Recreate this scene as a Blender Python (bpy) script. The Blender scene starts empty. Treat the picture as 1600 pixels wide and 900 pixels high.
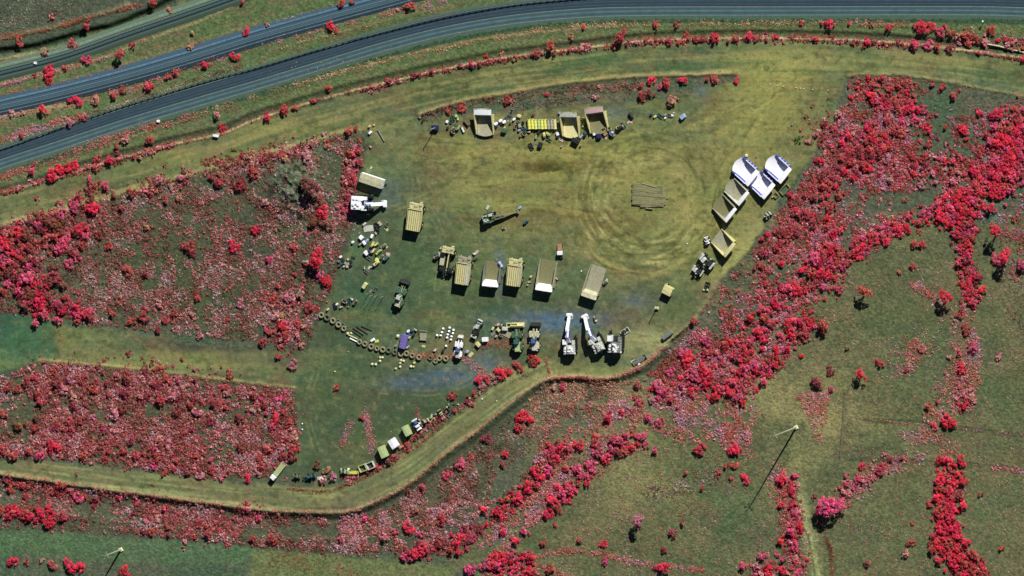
import bpy, math, random
import numpy as np
from mathutils import Vector, Matrix
R_ = math.radians
SC = bpy.context.scene
COL = SC.collection
# ------------------------------------------------------------- camera, air, sun
PX = 0.30                                   # metres per photo pixel
W, H = 1600, 900
LEAN = Vector((-33, -12.5))                 # picture offset of the top of the 30 m lamp mast
sn = LEAN.length*PX/30.0
ang = math.asin(sn)
back = Vector((-LEAN.x, -LEAN.y, 0)).normalized()*math.sin(ang) + Vector((0, 0, math.cos(ang)))
q = Vector((0, 0, 1)).rotation_difference(back)
Mc = q.to_matrix()
Rx, Uy, Bz = Mc.col[0].copy(), Mc.col[1].copy(), Mc.col[2].copy()
cam = bpy.data.cameras.new('camera'); co = bpy.data.objects.new('camera', cam); COL.objects.link(co)
cam.type = 'ORTHO'; cam.ortho_scale = W*PX; cam.clip_end = 5000; cam.clip_start = 1
co.location = Bz*900; co.rotation_euler = Mc.to_euler()
SC.camera = co
def G(px, py, z=0.0):
    o = Rx*((px-800)*PX) + Uy*((450-py)*PX)
    t = (z-o.z)/Bz.z
    p = o + Bz*t
    return Vector((p.x, p.y, z))
Gx = G(801, 450)-G(800, 450); Gy = G(800, 451)-G(800, 450)
shadow = Gx*(-73) + Gy*125
elev = math.atan2(30.0, shadow.length)
sund = Vector((-shadow.x, -shadow.y, 0)).normalized()*math.cos(elev) + Vector((0, 0, math.sin(elev)))
sun = bpy.data.lights.new('sun', 'SUN'); so = bpy.data.objects.new('sun', sun); COL.objects.link(so)
sun.energy = 5.0; sun.angle = R_(0.5); sun.color = (1.0, .965, .90)
so.rotation_euler = sund.to_track_quat('Z', 'Y').to_euler()
wd = bpy.data.worlds.new('World'); SC.world = wd; wd.use_nodes = True
nt = wd.node_tree; bg = nt.nodes['Background']
sky = nt.nodes.new('ShaderNodeTexSky'); sky.sky_type = 'NISHITA'; sky.sun_disc = False
sky.air_density = .35; sky.dust_density = .1; sky.ozone_density = 1.5; sky.sun_elevation = elev; sky.sun_rotation = math.atan2(sund.x, sund.y)
nt.links.new(sky.outputs[0], bg.inputs[0]); bg.inputs[1].default_value = 0.05
SC.view_settings.view_transform = 'Standard'; SC.view_settings.look = 'None'
SC.view_settings.exposure = 0.22; SC.view_settings.gamma = 1; SC.view_settings.use_curve_mapping = False
# ------------------------------------------------------------- helpers
def lin(c):
    c = np.asarray(c, float)/255.0
    return np.where(c <= .04045, c/12.92, ((c+.055)/1.055)**2.4)
rng = np.random.default_rng(7); rnd = random.Random(11)
def vnoise(x, y, seed):
    r = np.random.default_rng(seed); T = r.random((256, 256))
    xi = np.floor(x).astype(int); yi = np.floor(y).astype(int)
    fx = x-xi; fy = y-yi; fx = fx*fx*(3-2*fx); fy = fy*fy*(3-2*fy)
    a = T[xi & 255, yi & 255]; b = T[(xi+1) & 255, yi & 255]; c = T[xi & 255, (yi+1) & 255]; d = T[(xi+1) & 255, (yi+1) & 255]
    return (a*(1-fx)+b*fx)*(1-fy)+(c*(1-fx)+d*fx)*fy
def fbm(x, y, s, oc=4, seed=1, g=.5):
    t = 0; a = 1; n = 0
    for i in range(oc):
        t = t + a*vnoise(x/s*2**i+17.3*i, y/s*2**i+5.1*i, seed+i); n += a; a *= g
    return t/n
def spline(pts, sub=6):
    P = np.array(pts, float); out = []
    Q = np.vstack([2*P[0]-P[1], P, 2*P[-1]-P[-2]])
    for i in range(1, len(Q)-2):
        p0, p1, p2, p3 = Q[i-1:i+3]
        for k in range(sub):
            t = k/sub
            out.append(.5*((2*p1)+(-p0+p2)*t+(2*p0-5*p1+4*p2-p3)*t*t+(-p0+3*p1-3*p2+p3)*t**3))
    out.append(P[-1]); return np.array(out)
def tag(o, label=None, cat=None, group=None, kind=None):
    if label: o['label'] = label
    if cat: o['category'] = cat
    if group: o['group'] = group
    if kind: o['kind'] = kind
    return o
MATS = {}
def mat(name, rgb, rough=.85, metal=0.0, noise=.12, nscale=1.5, srgb=True, dirt=0.0):
    if name in MATS: return MATS[name]
    m = bpy.data.materials.new(name); m.use_nodes = True; n = m.node_tree.nodes; l = m.node_tree.links
    b = n['Principled BSDF']; b.inputs['Roughness'].default_value = rough; b.inputs['Metallic'].default_value = metal
    c = tuple(lin(rgb)) if srgb else tuple(rgb)
    tc = n.new('ShaderNodeTexCoord'); nz = n.new('ShaderNodeTexNoise'); nz.inputs['Scale'].default_value = nscale; nz.inputs['Detail'].default_value = 5
    l.new(tc.outputs['Object'], nz.inputs['Vector'])
    mp = n.new('ShaderNodeMapRange'); mp.inputs[1].default_value = .3; mp.inputs[2].default_value = .7
    mp.inputs[3].default_value = 1-noise; mp.inputs[4].default_value = 1+noise; l.new(nz.outputs[0], mp.inputs[0])
    mx = n.new('ShaderNodeVectorMath'); mx.operation = 'SCALE'; mx.inputs[0].default_value = c; l.new(mp.outputs[0], mx.inputs['Scale'])
    out = mx.outputs[0]
    if dirt > 0:
        n2 = n.new('ShaderNodeTexNoise'); n2.inputs['Scale'].default_value = .9; n2.inputs['Detail'].default_value = 7; l.new(tc.outputs['Object'], n2.inputs['Vector'])
        r2 = n.new('ShaderNodeMapRange'); r2.inputs[1].default_value = .45; r2.inputs[2].default_value = .62; r2.inputs[4].default_value = dirt; l.new(n2.outputs[0], r2.inputs[0])
        m2 = n.new('ShaderNodeMix'); m2.data_type = 'RGBA'; l.new(r2.outputs[0], m2.inputs[0]); l.new(out, m2.inputs[6]); m2.inputs[7].default_value = (.13, .14, .07, 1)
        out = m2.outputs[2]
    l.new(out, b.inputs['Base Color'])
    MATS[name] = m; return m
def ray_mesh(name, V, F, cols=None, flat=True):
    """numpy verts (n,3) and equal-sized faces (m,k) -> mesh; cols = per-vertex linear rgb"""
    V = np.asarray(V, np.float32); F = np.asarray(F, np.int32)
    me = bpy.data.meshes.new(name); m, k = F.shape
    me.vertices.add(len(V)); me.vertices.foreach_set('co', V.ravel())
    me.loops.add(m*k); me.loops.foreach_set('vertex_index', F.ravel())
    me.polygons.add(m); me.polygons.foreach_set('loop_start', np.arange(0, m*k, k, dtype=np.int32))
    me.polygons.foreach_set('loop_total', np.full(m, k, np.int32))
    if not flat: me.polygons.foreach_set('use_smooth', np.ones(m, bool))
    if cols is not None:
        a = me.color_attributes.new('Col', 'FLOAT_COLOR', 'POINT')
        c = np.ones((len(V), 4), np.float32); c[:, :3] = cols; a.data.foreach_set('color', c.ravel())
    me.update(calc_edges=True); return me
# ------------------------------------------------------------- ground sheet: height and colour fields in photo coordinates
st = 1.6
def axis(lo, hi):
    core = np.arange(lo, hi+st, st); ex = np.cumsum(np.geomspace(4, 700, 16))
    return np.concatenate([(core[0]-ex)[::-1], core, core[-1]+ex])
ax = axis(-50, 1650); ay = axis(-50, 950)
X, Y = np.meshgrid(ax, ay); NY, NX = X.shape
wx = (fbm(X, Y, 14, 3, 40)-.5)*9; wy = (fbm(X, Y, 14, 3, 50)-.5)*9
XW = X+wx; YW = Y+wy
def inpoly(pts, soft=0, warp=True):
    A = XW if warp else X; B = YW if warp else Y
    P = np.array(pts, float); ins = np.zeros(X.shape, bool)
    lo = P.min(0)-12; hi = P.max(0)+12
    i0, i1 = np.searchsorted(ay, [lo[1], hi[1]]); j0, j1 = np.searchsorted(ax, [lo[0], hi[0]])
    a = A[i0:i1, j0:j1]; b = B[i0:i1, j0:j1]; s = np.zeros(a.shape, bool)
    for k in range(len(P)):
        x1, y1 = P[k]; x2, y2 = P[(k+1) % len(P)]
        if y1 == y2: continue
        s ^= ((y1 > b) != (y2 > b)) & (a < (x2-x1)*(b-y1)/(y2-y1)+x1)
    ins[i0:i1, j0:j1] = s
    m = ins.astype(float)
    if soft:
        from_ = m
        for _ in range(int(soft)):
            p = np.pad(from_, 1, mode='edge')
            from_ = (p[:-2, 1:-1]+p[2:, 1:-1]+p[1:-1, :-2]+p[1:-1, 2:]+2*from_)/6
        m = from_
    return m
def pline(pts, Rm=60, sub=5, warp=0.0, sp=True):
    """signed distance (plus = right-hand / lower side when running left to right) and arc length"""
    P = spline(pts, sub) if sp else np.array(pts, float)
    D = np.full(X.shape, 1e6); S = np.zeros(X.shape); arc = 0
    A = X+wx*warp; B = Y+wy*warp
    for k in range(len(P)-1):
        a, b = P[k], P[k+1]; L = np.hypot(*(b-a))
        lo = np.minimum(a, b)-Rm; hi = np.maximum(a, b)+Rm
        i0, i1 = np.searchsorted(ay, [lo[1], hi[1]]); j0, j1 = np.searchsorted(ax, [lo[0], hi[0]])
        if L > 0 and i1 > i0 and j1 > j0:
            dx, dy = (b-a)/L; xx = A[i0:i1, j0:j1]-a[0]; yy = B[i0:i1, j0:j1]-a[1]
            t = np.clip(xx*dx+yy*dy, 0, L); ex = xx-t*dx; ey = yy-t*dy; d = np.hypot(ex, ey)
            sg = np.where(dx*yy-dy*xx >= 0, 1.0, -1.0); cur = D[i0:i1, j0:j1]; m = d < np.abs(cur)
            D[i0:i1, j0:j1] = np.where(m, d*sg, cur); S[i0:i1, j0:j1] = np.where(m, arc+t, S[i0:i1, j0:j1])
        arc += L
    return D, S
def sm(a, b, x): t = np.clip((x-a)/(b-a), 0, 1); return t*t*(3-2*t)
HZ = (fbm(X, Y, 260, 3, 3)-.5)*.8
HWY = [(-60, 273), (0, 250), (87, 222), (200, 185), (300, 155), (400, 126), (500, 96), (600, 66), (700, 41), (800, 24), (900, 14.5), (1000, 11), (1200, 10.5), (1500, 10), (1600, 12), (1670, 15)]
RB = [(-60, 181), (0, 168), (100, 145), (200, 119), (300, 90), (400, 59), (500, 31), (600, 4), (680, -18)]
RA = [(-60, 128), (0, 114), (100, 88), (200, 53), (300, 19), (360, -2), (430, -28)]
PALE = [(-50, 318), (0, 302), (62, 285), (175, 252), (275, 225), (350, 208), (400, 187), (500, 156), (600, 130), (700, 107), (800, 89), (900, 77), (1000, 65), (1100, 61), (1200, 60), (1300, 62), (1400, 67), (1500, 78), (1600, 91), (1660, 98)]
ROADLOW = [(0, 352), (100, 328), (200, 300), (300, 272), (400, 246), (500, 217), (560, 203)]
YARD = [(-60, 366), (0, 352), (100, 328), (200, 300), (300, 272), (400, 246), (500, 217), (556, 203), (580, 205), (572, 225), (562, 300), (552, 320), (545, 370), (527, 385), (523, 440), (500, 478), (485, 510), (470, 548), (380, 545), (300, 538), (240, 520), (110, 510), (60, 495), (30, 488), (-60, 488), (-60, 592), (40, 592), (56, 565), (200, 576), (300, 590), (460, 608), (462, 650), (470, 690), (445, 720), (420, 748), (390, 758),
        (300, 746), (200, 733), (100, 722), (0, 720), (-60, 718), (-60, 735), (0, 738), (150, 760), (300, 780), (400, 793), (500, 800), (560, 793), (640, 752), (700, 703), (750, 668), (800, 625), (850, 592), (950, 590), (1000, 573), (1040, 540), (1090, 490), (1120, 440), (1170, 390), (1215, 315), (1262, 255), (1300, 190), (1322, 122), (1345, 116), (1420, 117), (1500, 130), (1660, 158), (1660, 100)] + PALE[::-1]
ISLE = [(655, 178), (720, 160), (800, 147), (900, 129), (1000, 121), (1150, 116), (1158, 128), (1100, 134), (1060, 152), (1000, 160), (950, 158), (880, 168), (800, 175), (700, 180), (660, 188)]
BASE = np.array([lin((88, 96, 76))]*1)[0]
Cc = np.zeros(X.shape+(3,)) + BASE
n1 = fbm(X, Y, 90, 5, 10); n2 = fbm(X, Y, 22, 4, 20); n3 = fbm(X, Y, 7, 3, 30, .6)
def blend(mask, rgb, var=.0):
    global Cc
    c = lin(rgb); m = np.clip(mask, 0, 1)[..., None]
    Cc = Cc*(1-m)+c*m
blend(sm(.45, .7, n1), (78, 98, 74)); blend(sm(.55, .75, n2)*.6, (108, 104, 84))
# lower right fields
blend(inpoly([(1170, 560), (1300, 430), (1420, 360), (1660, 330), (1660, 960), (1000, 960), (700, 880), (820, 760), (960, 660)], 30)*.9, (100, 104, 70)); fm_ = fbm(X+Y*.5, Y*1.6, 60, 5, 66); blend((X > 820)*(Y > 330)*sm(.42, .6, fm_)*(1-inpoly(YARD, 1))*.7, (110, 110, 78)); blend((X > 820)*(Y > 330)*sm(.52, .66, fbm(X*.8-Y*.4, Y*1.3, 30, 5, 67))*(1-inpoly(YARD, 1))*.45, (78, 92, 66))
for c, r, a in [((1440, 560), 60, .6), ((1400, 780), 90, .5), ((1560, 800), 80, .5), ((1130, 780), 70, .6), ((1560, 640), 60, .5)]:
    blend(np.exp(-((X-c[0])**2+(Y-c[1])**2)/r**2)*a*sm(.3, .6, n1), (80, 104, 70))
for c, r, a in [((1190, 700), 30, .8), ((1225, 730), 34, .8), ((1290, 680), 45, .8), ((1270, 640), 60, .6), ((1330, 700), 60, .6), ((1000, 760), 60, .5), ((1240, 620), 50, .6), ((1500, 720), 60, .4), ((1190, 610), 40, .5), ((940, 640), 60, .6), ((1000, 640), 50, .4)]:
    blend(np.exp(-((X-c[0])**2+(Y-c[1])**2)/r**2)*a*1.2*sm(.25, .55, n1), (146, 142, 94))
# left dark corners
# upper verges between the lines
dH, sH = pline(HWY, 70)
blend((Y < 260)*sm(30, 60, -dH)*.0 + inpoly([(-60, -60), (1700, -60), (1700, 60), (1200, 55), (900, 60), (400, 170), (0, 290), (-60, 310)], 4), (94, 112, 72))
blend(1.0*(Y < 330)*(X < 1200)*sm(.45, .62, fbm(X+Y*2.4, Y*2.2-X*.6, 26, 4, 207))*.6, (116, 104, 76)); blend(inpoly([(-60, -60), (330, -60), (300, 0), (230, 25), (0, 100), (-60, 115)], 3), (82, 92, 74))
# bare yard, haul road and corridors
mY = inpoly(YARD, 2)*(1-inpoly(ISLE, 2))
yn = fbm(X, Y*2.6, 70, 5, 60)
blend(mY, (98, 107, 74))
blend(mY*sm(.5, .72, n1)*.7, (112, 114, 76))
blend(mY*sm(.48, .7, yn)*.75, (84, 106, 80))
blend(mY*sm(.5, .68, fbm(X*.7, Y*1.6, 34, 5, 61))*.6, (108, 96, 70)); blend(mY*sm(.55, .7, fbm(X, Y*1.5, 16, 4, 62))*.35, (70, 88, 62)); blend(mY*sm(.55, .72, fbm(X, Y*2.2, 12, 4, 63))*.3, (130, 130, 92))
# darker, greener lower left yard
blend(mY*inpoly([(500, 490), (620, 560), (760, 600), (700, 660), (560, 750), (400, 760), (465, 600)], 40)*.6, (78, 96, 70))
blend(mY*inpoly([(-60, 480), (80, 490), (90, 560), (40, 600), (-60, 600)], 14)*.85, (72, 104, 74))
blend(mY*inpoly([(230, 525), (480, 540), (480, 575), (300, 560)], 14)*.75, (74, 82, 66))
blend(mY*inpoly([(560, 240), (640, 240), (700, 380), (640, 500), (520, 480), (540, 360)], 30)*.55, (80, 104, 76))
blend(mY*inpoly([(620, 380), (900, 380), (960, 470), (760, 500), (640, 480)], 30)*.5, (84, 106, 74))
# blueish wet stains
for (cx, cy, rx, ry, a) in [(860, 498, 90, 14, .75), (870, 510, 35, 14, .6), (700, 590, 60, 14, .7), (640, 600, 45, 10, .6), (765, 565, 25, 14, .6), (605, 300, 26, 20, .35), (1095, 140, 14, 16, .5), (1000, 470, 30, 12, .4), (960, 180, 30, 14, .35), (780, 402, 8, 10, .5), (780, 425, 8, 40, .35)]:
    m = np.exp(-(((X-cx)/rx)**2+((Y-cy)/ry)**2))*(.35+fbm(X, Y*2, 26, 4, 71)*1.25)
    blend(mY*m*min(1, a*1.1), (90, 110, 122))
# pale yellow dirt
for (cx, cy, rx, ry, a) in [(1220, 110, 60, 28, .7), (1210, 150, 30, 50, .5), (890, 270, 90, 30, .6), (870, 240, 120, 14, .45), (1180, 190, 40, 60, .4), (730, 255, 12, 34, .6), (1000, 300, 105, 95, .55), (960, 140, 0.1, .1, 0), (1120, 385, 60, 22, .35), (1060, 330, 50, 80, .45), (1180, 370, 26, 50, .75), (1140, 430, 20, 26, .55), (1000, 535, 50, 20, .7), (925, 580, 80, 12, .5), (560, 680, 20, 70, .18), (1250, 90, 90, 12, .5), (300, 240, 200, 12, .25), (500, 190, 120, 10, .35), (1400, 100, 160, 14, .25), (805, 320, 70, 12, .7), (720, 290, 30, 16, .5), (200, 570, 260, 12, .45), (350, 555, 200, 8, .3), (120, 525, 60, 16, .3), (690, 500, 40, 10, .3), (1160, 90, 60, 10, .3), (600, 220, 30, 10, .2)]:
    m = np.exp(-(((X-cx)/rx)**2+((Y-cy)/ry)**2))*(.45+fbm(X, Y*1.7, 30, 4, 81)*1.1)
    blend(mY*m*a, (140, 144, 88))
# brown patches
for (cx, cy, rx, ry, a) in [(855, 257, 30, 7, 1.6), (900, 258, 20, 7, 1.4), (850, 268, 24, 5, 1.2), (830, 330, 30, 6, 1.0), (895, 335, 40, 8, .9), (870, 258, 34, 8, .8), (975, 338, 26, 16, .6), (1000, 375, 60, 12, .5), (900, 300, 40, 8, .5), (985, 510, 30, 8, .5), (800, 310, 26, 8, .4), (545, 515, 50, 5, .6), (1010, 352, 12, 8, .6), (760, 240, 60, 10, .3)]:
    m = np.exp(-(((X-cx)/rx)**2+((Y-cy)/ry)**2))*sm(.35, .6, fbm(X, Y*1.6, 16, 4, 91))
    blend(mY*m*a, (84, 82, 50))
for (cx, cy, rx, ry, a, c_) in [(960, 300, 270, 95, .55, (132, 128, 74)), (1200, 170, 75, 110, .6, (134, 132, 78)), (1130, 330, 70, 110, .5, (130, 130, 78)), (880, 240, 150, 40, .4, (138, 130, 74)), (330, 255, 260, 16, .4, (132, 134, 76)), (450, 205, 160, 14, .5, (138, 136, 78)), (800, 110, 240, 18, .45, (84, 94, 52)), (930, 150, 120, 8, .5, (128, 120, 66)), (1450, 95, 160, 20, .3, (104, 116, 70)),
        (600, 420, 110, 90, .35, (76, 94, 62)), (760, 480, 150, 24, .35, (78, 92, 62)), (600, 650, 140, 90, .35, (74, 92, 56)), (1000, 460, 90, 22, .3, (84, 98, 72)), (830, 560, 120, 20, .3, (96, 108, 66)), (1060, 500, 60, 30, .35, (108, 112, 66)), (860, 262, 50, 10, .7, (70, 74, 40)), (700, 150, 120, 12, .35, (88, 98, 54))]:
    m = np.exp(-(((X-cx)/rx)**2+((Y-cy)/ry)**2))*(.55+fbm(X, Y*1.9, 46, 5, 85)*.9)
    blend(mY*m*a, c_)
blend(mY*np.exp(-(((X-1168)*.75+(Y-385)*.66)/20)**2-(((Y-385)*.75-(X-1168)*.66)/60)**2)*.8*(.5+fbm(X, Y, 14, 3, 88)), (156, 152, 96)); blend(mY*np.exp(-(((X-1010)/55)**2+((Y-535)/26)**2))*.7*(.4+fbm(X*.7-Y*.7, (X+Y)*.2, 6, 3, 89)), (156, 148, 110))
for pts in [[(660, 260), (800, 235), (960, 240), (1080, 200), (1180, 150), (1280, 110)], [(700, 300), (860, 270), (1000, 250), (1120, 210), (1240, 130)], [(860, 330), (930, 290), (960, 250)], [(1090, 420), (1110, 340), (1130, 260), (1180, 190), (1230, 120)], [(900, 360), (940, 410), (1010, 428), (1080, 400), (1120, 340)], [(1060, 300), (1090, 350), (1060, 400), (1000, 415)], [(430, 205), (620, 150), (800, 110)], [(640, 215), (760, 225), (900, 222), (1050, 205)], [(560, 760), (640, 715), (720, 650)], [(760, 330), (850, 318), (960, 350), (1000, 390)]]:
    d, s = pline(pts, 26, warp=.5); blend(mY*np.exp(-(d/7)**2)*sm(.4, .75, fbm(s*.08, d, 3.2, 3, 143))*.6*sm(0, 40, s)*sm(s.max(), s.max()-40, s), (150, 146, 88))
    blend(mY*np.exp(-(d/7)**2)*sm(.45, .2, fbm(s*.08, d, 3.2, 3, 143))*.35, (80, 84, 48))
# ring tracks round the mound, wheel streaks along the roads
rr = np.hypot((X-1015), (Y-312)*1.05); th = np.arctan2(Y-312, X-1015)
rings = fbm(rr*1.0+6*np.sin(th*1.3), th*18, 5, 3, 101)
blend(mY*np.exp(-((rr-88)/32)**2)*sm(.5, .75, rings)*sm(-.9, .35, np.sin(th)+.4*np.cos(th*1.0+2.6))*.75*sm(.35, .6, fbm(X, Y, 24, 3, 305)), (168, 164, 110))
blend(mY*np.exp(-((rr-88)/32)**2)*sm(.5, .3, rings)*.6, (82, 86, 50)); blend(mY*np.exp(-((rr-62)/16)**2)*sm(.4, .65, fbm(X, Y, 18, 4, 301))*.6, (158, 152, 96)); blend(mY*np.exp(-(((X-975)/45)**2+((Y-345)/26)**2))*sm(.45, .62, fbm(X, Y, 11, 4, 303))*.6, (90, 82, 52))
streak = fbm(X*.12, Y, 4.5, 3, 110)
blend(mY*sm(.5, .8, streak)*.35*(X > 620)*(Y < 400), (124, 130, 80)); blend(mY*sm(.45, .25, streak)*.35, (82, 100, 64))
dP, sP = pline(PALE, 90)
stP = fbm(sP*.05, dP, 4.2, 3, 120)
road = mY*sm(4, 12, dP)*sm(90, 60, dP)
blend(road*.3*(X < 640), (118, 122, 82)); blend(road*sm(.5, .75, stP)*.6, (136, 134, 86)); blend(road*sm(.45, .25, stP)*.45, (78, 104, 60))
LOW = [(-60, 726), (0, 728), (150, 748), (300, 766), (400, 776), (500, 784), (560, 770), (640, 728), (700, 680), (750, 645), (800, 608), (850, 582)]
dL, sL = pline(LOW, 50); stL = fbm(sL*.05, dL, 4, 3, 130); road = mY*sm(26, 16, np.abs(dL))
blend(road*.7, (118, 118, 82)); blend(road*sm(.5, .75, stL)*.6, (140, 148, 96)); blend(road*sm(.45, .25, stL)*.4, (84, 108, 68))
for pts in [[(540, 330), (600, 330), (680, 300), (760, 250), (900, 235)], [(640, 250), (655, 300), (690, 370), (680, 470)], [(1100, 470), (1150, 420), (1180, 370), (1215, 330)], [(1140, 340), (1165, 365), (1155, 410), (1110, 470)], [(1195, 345), (1180, 370), (1150, 372)], [(900, 440), (1000, 430), (1080, 380), (1100, 330)], [(1290, 120), (1270, 220), (1200, 300)], [(640, 225), (700, 330), (760, 370)], [(980, 520), (1040, 545), (1020, 570)], [(975, 530), (1010, 545), (1040, 530)], [(860, 390), (940, 400), (1040, 400), (1100, 350)], [(500, 560), (480, 640), (500, 720)], [(580, 610), (700, 610), (790, 560)]]:
    d, s = pline(pts, 14, warp=.3)
    L1 = s.max()
    for o in (-4, 4):
        blend(mY*np.exp(-((d-o)/1.5)**2)*sm(5, 25, s)*sm(L1-5, L1-25, s)*(.6*fbm(s, d, 30, 2, 140))*sm(.35, .6, n2), (136, 138, 92))
# scrub plots: dark litter and grey rock
for P_, rgb, a in [([(0, 352), (200, 300), (400, 246), (556, 203), (575, 225), (560, 300), (545, 380), (523, 440), (480, 545), (240, 520), (60, 495), (-60, 480), (-60, 362)], (84, 88, 66), 1.0),
                   ([(60, 565), (300, 590), (460, 608), (470, 690), (420, 750), (300, 746), (100, 722), (-60, 718), (-60, 600)], (88, 88, 66), .95),
                   ([(-60, 740), (150, 762), (400, 796), (600, 790), (760, 670), (850, 600), (700, 860), (500, 868), (200, 838), (-60, 820)], (82, 84, 64), .95)]:
    blend(inpoly(P_, 3)*a*(.6+.4*n2), rgb)
blend(inpoly([(190, 400), (260, 330), (300, 420), (380, 420), (400, 520), (250, 500)], 12)*.55, (78, 88, 58))
heap = np.exp(-(((X-462)/44)**2+((Y-288)/46)**2)); rk = fbm(X, Y, 9, 4, 150, .65)
blend(heap*1.1*sm(.42, .66, rk), (104, 114, 92)); blend(heap*1.2*sm(.5, .38, rk), (44, 50, 42))
blend(np.exp(-(((X-1550)/16)**2+((Y-335)/14)**2))*sm(.4, .6, rk), (120, 150, 130))
blend(inpoly([(380, 330), (430, 330), (440, 420), (330, 440), (300, 400)], 12)*.5*sm(.4, .6, rk), (60, 66, 58))
HZ += heap*4.0*(.6+.8*rk)
# plough furrows in the left plot
fur = .5+.5*np.sin((X*.9+Y*.12)*2.0); blend(inpoly([(250, 400), (330, 380), (330, 500), (270, 510)], 10)*fur*.35, (60, 82, 48))
fur = .5+.5*np.sin((Y+X*.02)*1.7); blend(inpoly([(330, 440), (480, 450), (475, 540), (330, 530)], 10)*fur*.35, (58, 64, 50))
# pale edges (windrows) and slopes
def ridge(pts, w, h, rgb, a, off=0.0, warp=.35, sub=5):
    global HZ
    d, s = pline(pts, 40, warp=warp, sub=sub); k = .75+.5*fbm(s, s*0, 18, 3, 160)
    HZ = HZ+np.exp(-((d-off)/w)**2)*h*k
    if rgb: blend(np.exp(-((d-off)/(w*1.0))**2)*a*k, rgb)
    return d, s
d, s = ridge(PALE, 2.0, .55, (176, 160, 118), 1.0, warp=.15)                       # pale dirt crest of the windrow, its lit look painted in
blend(np.exp(-((d+7)/4)**2)*.85*(.6+.6*n3), (56, 64, 42)); HZ -= np.exp(-((d+8)/4.5)**2)*1.0*(sP > 150)  # shade of the ditch wall painted as a dark band beside the crest
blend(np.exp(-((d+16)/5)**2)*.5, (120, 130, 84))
ridge(ROADLOW, 5, .5, (146, 142, 98), .8)
ridge([(655, 178), (720, 158), (800, 144), (900, 127), (1000, 119), (1150, 114)], 3.5, .8, (140, 132, 90), .8)
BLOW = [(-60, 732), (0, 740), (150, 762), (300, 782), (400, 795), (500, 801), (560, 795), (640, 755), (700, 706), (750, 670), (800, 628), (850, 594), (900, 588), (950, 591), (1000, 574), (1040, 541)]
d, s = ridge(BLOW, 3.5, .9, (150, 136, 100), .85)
HZ -= sm(2, 12, d)*sm(60, 20, d)*1.2*(d < 50); blend(np.exp(-((d-8.5)/3.0)**2)*.6, (60, 72, 46))  # dark line paints in the shade on the berm's outer slope
d, s = ridge([(1040, 541), (1090, 492), (1120, 442)], 3, .5, (140, 138, 98), .7)
d, s = ridge([(1325, 118), (1350, 115), (1420, 118), (1500, 131), (1600, 150), (1660, 158)], 2.2, .3, (134, 138, 90), .7)
blend(np.exp(-((d-4)/1.6)**2)*.6*(X < 1500), (58, 70, 42))  # shaded side of the low bank, painted as a thin dark line
ridge([(60, 563), (200, 575), (460, 606)], 2.5, .4, (140, 132, 88), .7)
ridge([(-60, 736), (-20, 737), (0, 739)], 2, .1, None, 0)
for pts, w, rgb, a in [([(1320, 610), (1318, 660), (1312, 725)], 2.2, (96, 92, 78), .6), ([(1245, 760), (1262, 830), (1278, 900)], 9, (150, 154, 104), 1.0), ([(1262, 830), (1275, 905)], 1.6, (50, 66, 44), .7),
                       ([(1200, 760), (1240, 780), (1265, 850)], 2, (60, 80, 50), .2), ([(1350, 655), (1430, 658), (1600, 680)], 1.8, (62, 82, 54), .8), ([(1330, 715), (1500, 722), (1640, 738)], 1.6, (60, 78, 52), .7), ([(1290, 840), (1300, 880), (1304, 910)], 4, (70, 74, 54), .5),
                       ([(690, 830), (620, 855), (500, 845), (400, 838), (200, 822)], 1.6, (60, 74, 48), .5), ([(820, 790), (780, 850), (740, 905)], 8, (92, 112, 80), .8), ([(800, 865), (860, 880), (900, 905)], 8, (112, 126, 80), .6), ([(1190, 700), (1172, 745)], 1.5, (60, 74, 50), .4),
                       ([(970, 670), (900, 740), (830, 800)], 5, (100, 108, 84), .6), ([(1500, 330), (1430, 395), (1340, 430)], 5, (92, 100, 76), .0), ([(880, 660), (960, 655), (1050, 615), (1130, 540)], 5, (92, 106, 80), .7), ([(0, 838), (100, 850), (250, 850), (400, 860)], 5, (112, 134, 104), .5)]:
    d, s = pline(pts, 30, warp=.4); blend(np.exp(-(d/w)**2)*a, rgb)
blend(inpoly([(400, 858), (520, 868), (720, 885), (700, 910), (380, 910)], 8)*.6, (120, 128, 76))
blend(inpoly([(-60, 822), (200, 840), (400, 858), (380, 880), (200, 880), (40, 865), (-60, 870)], 6)*.8, (84, 112, 76))
# top left embankment
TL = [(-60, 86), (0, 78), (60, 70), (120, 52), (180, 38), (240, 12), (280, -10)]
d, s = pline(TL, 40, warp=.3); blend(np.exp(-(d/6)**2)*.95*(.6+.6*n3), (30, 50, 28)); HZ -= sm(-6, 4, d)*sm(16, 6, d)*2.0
ridge([(-60, 66), (0, 60), (60, 48), (130, 30), (200, 8)], 4, .6, (132, 116, 84), .75)
ridge([(0, 92), (60, 82), (130, 66), (200, 48), (260, 24)], 2.5, .3, (140, 142, 88), .7)
ridge([(-60, 148), (0, 133), (50, 120), (110, 107), (170, 88), (220, 66), (300, 38), (360, 12)], 2.6, .25, (148, 144, 102), .7)
ridge([(-60, 160), (0, 148), (100, 128), (200, 98), (300, 68), (400, 38)], 2.6, .15, (130, 120, 84), .5)
ridge([(-60, 196), (0, 182), (60, 172), (120, 162)], 7, .3, (156, 152, 108), .8)
ridge([(500, 58), (600, 34), (690, 12)], 3, .2, (116, 116, 80), .5)
ridge([(160, 228), (300, 182), (400, 148), (600, 92), (760, 60), (1000, 38), (1300, 34), (1450, 40)], 2.5, .25, (146, 136, 100), .75)
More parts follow.
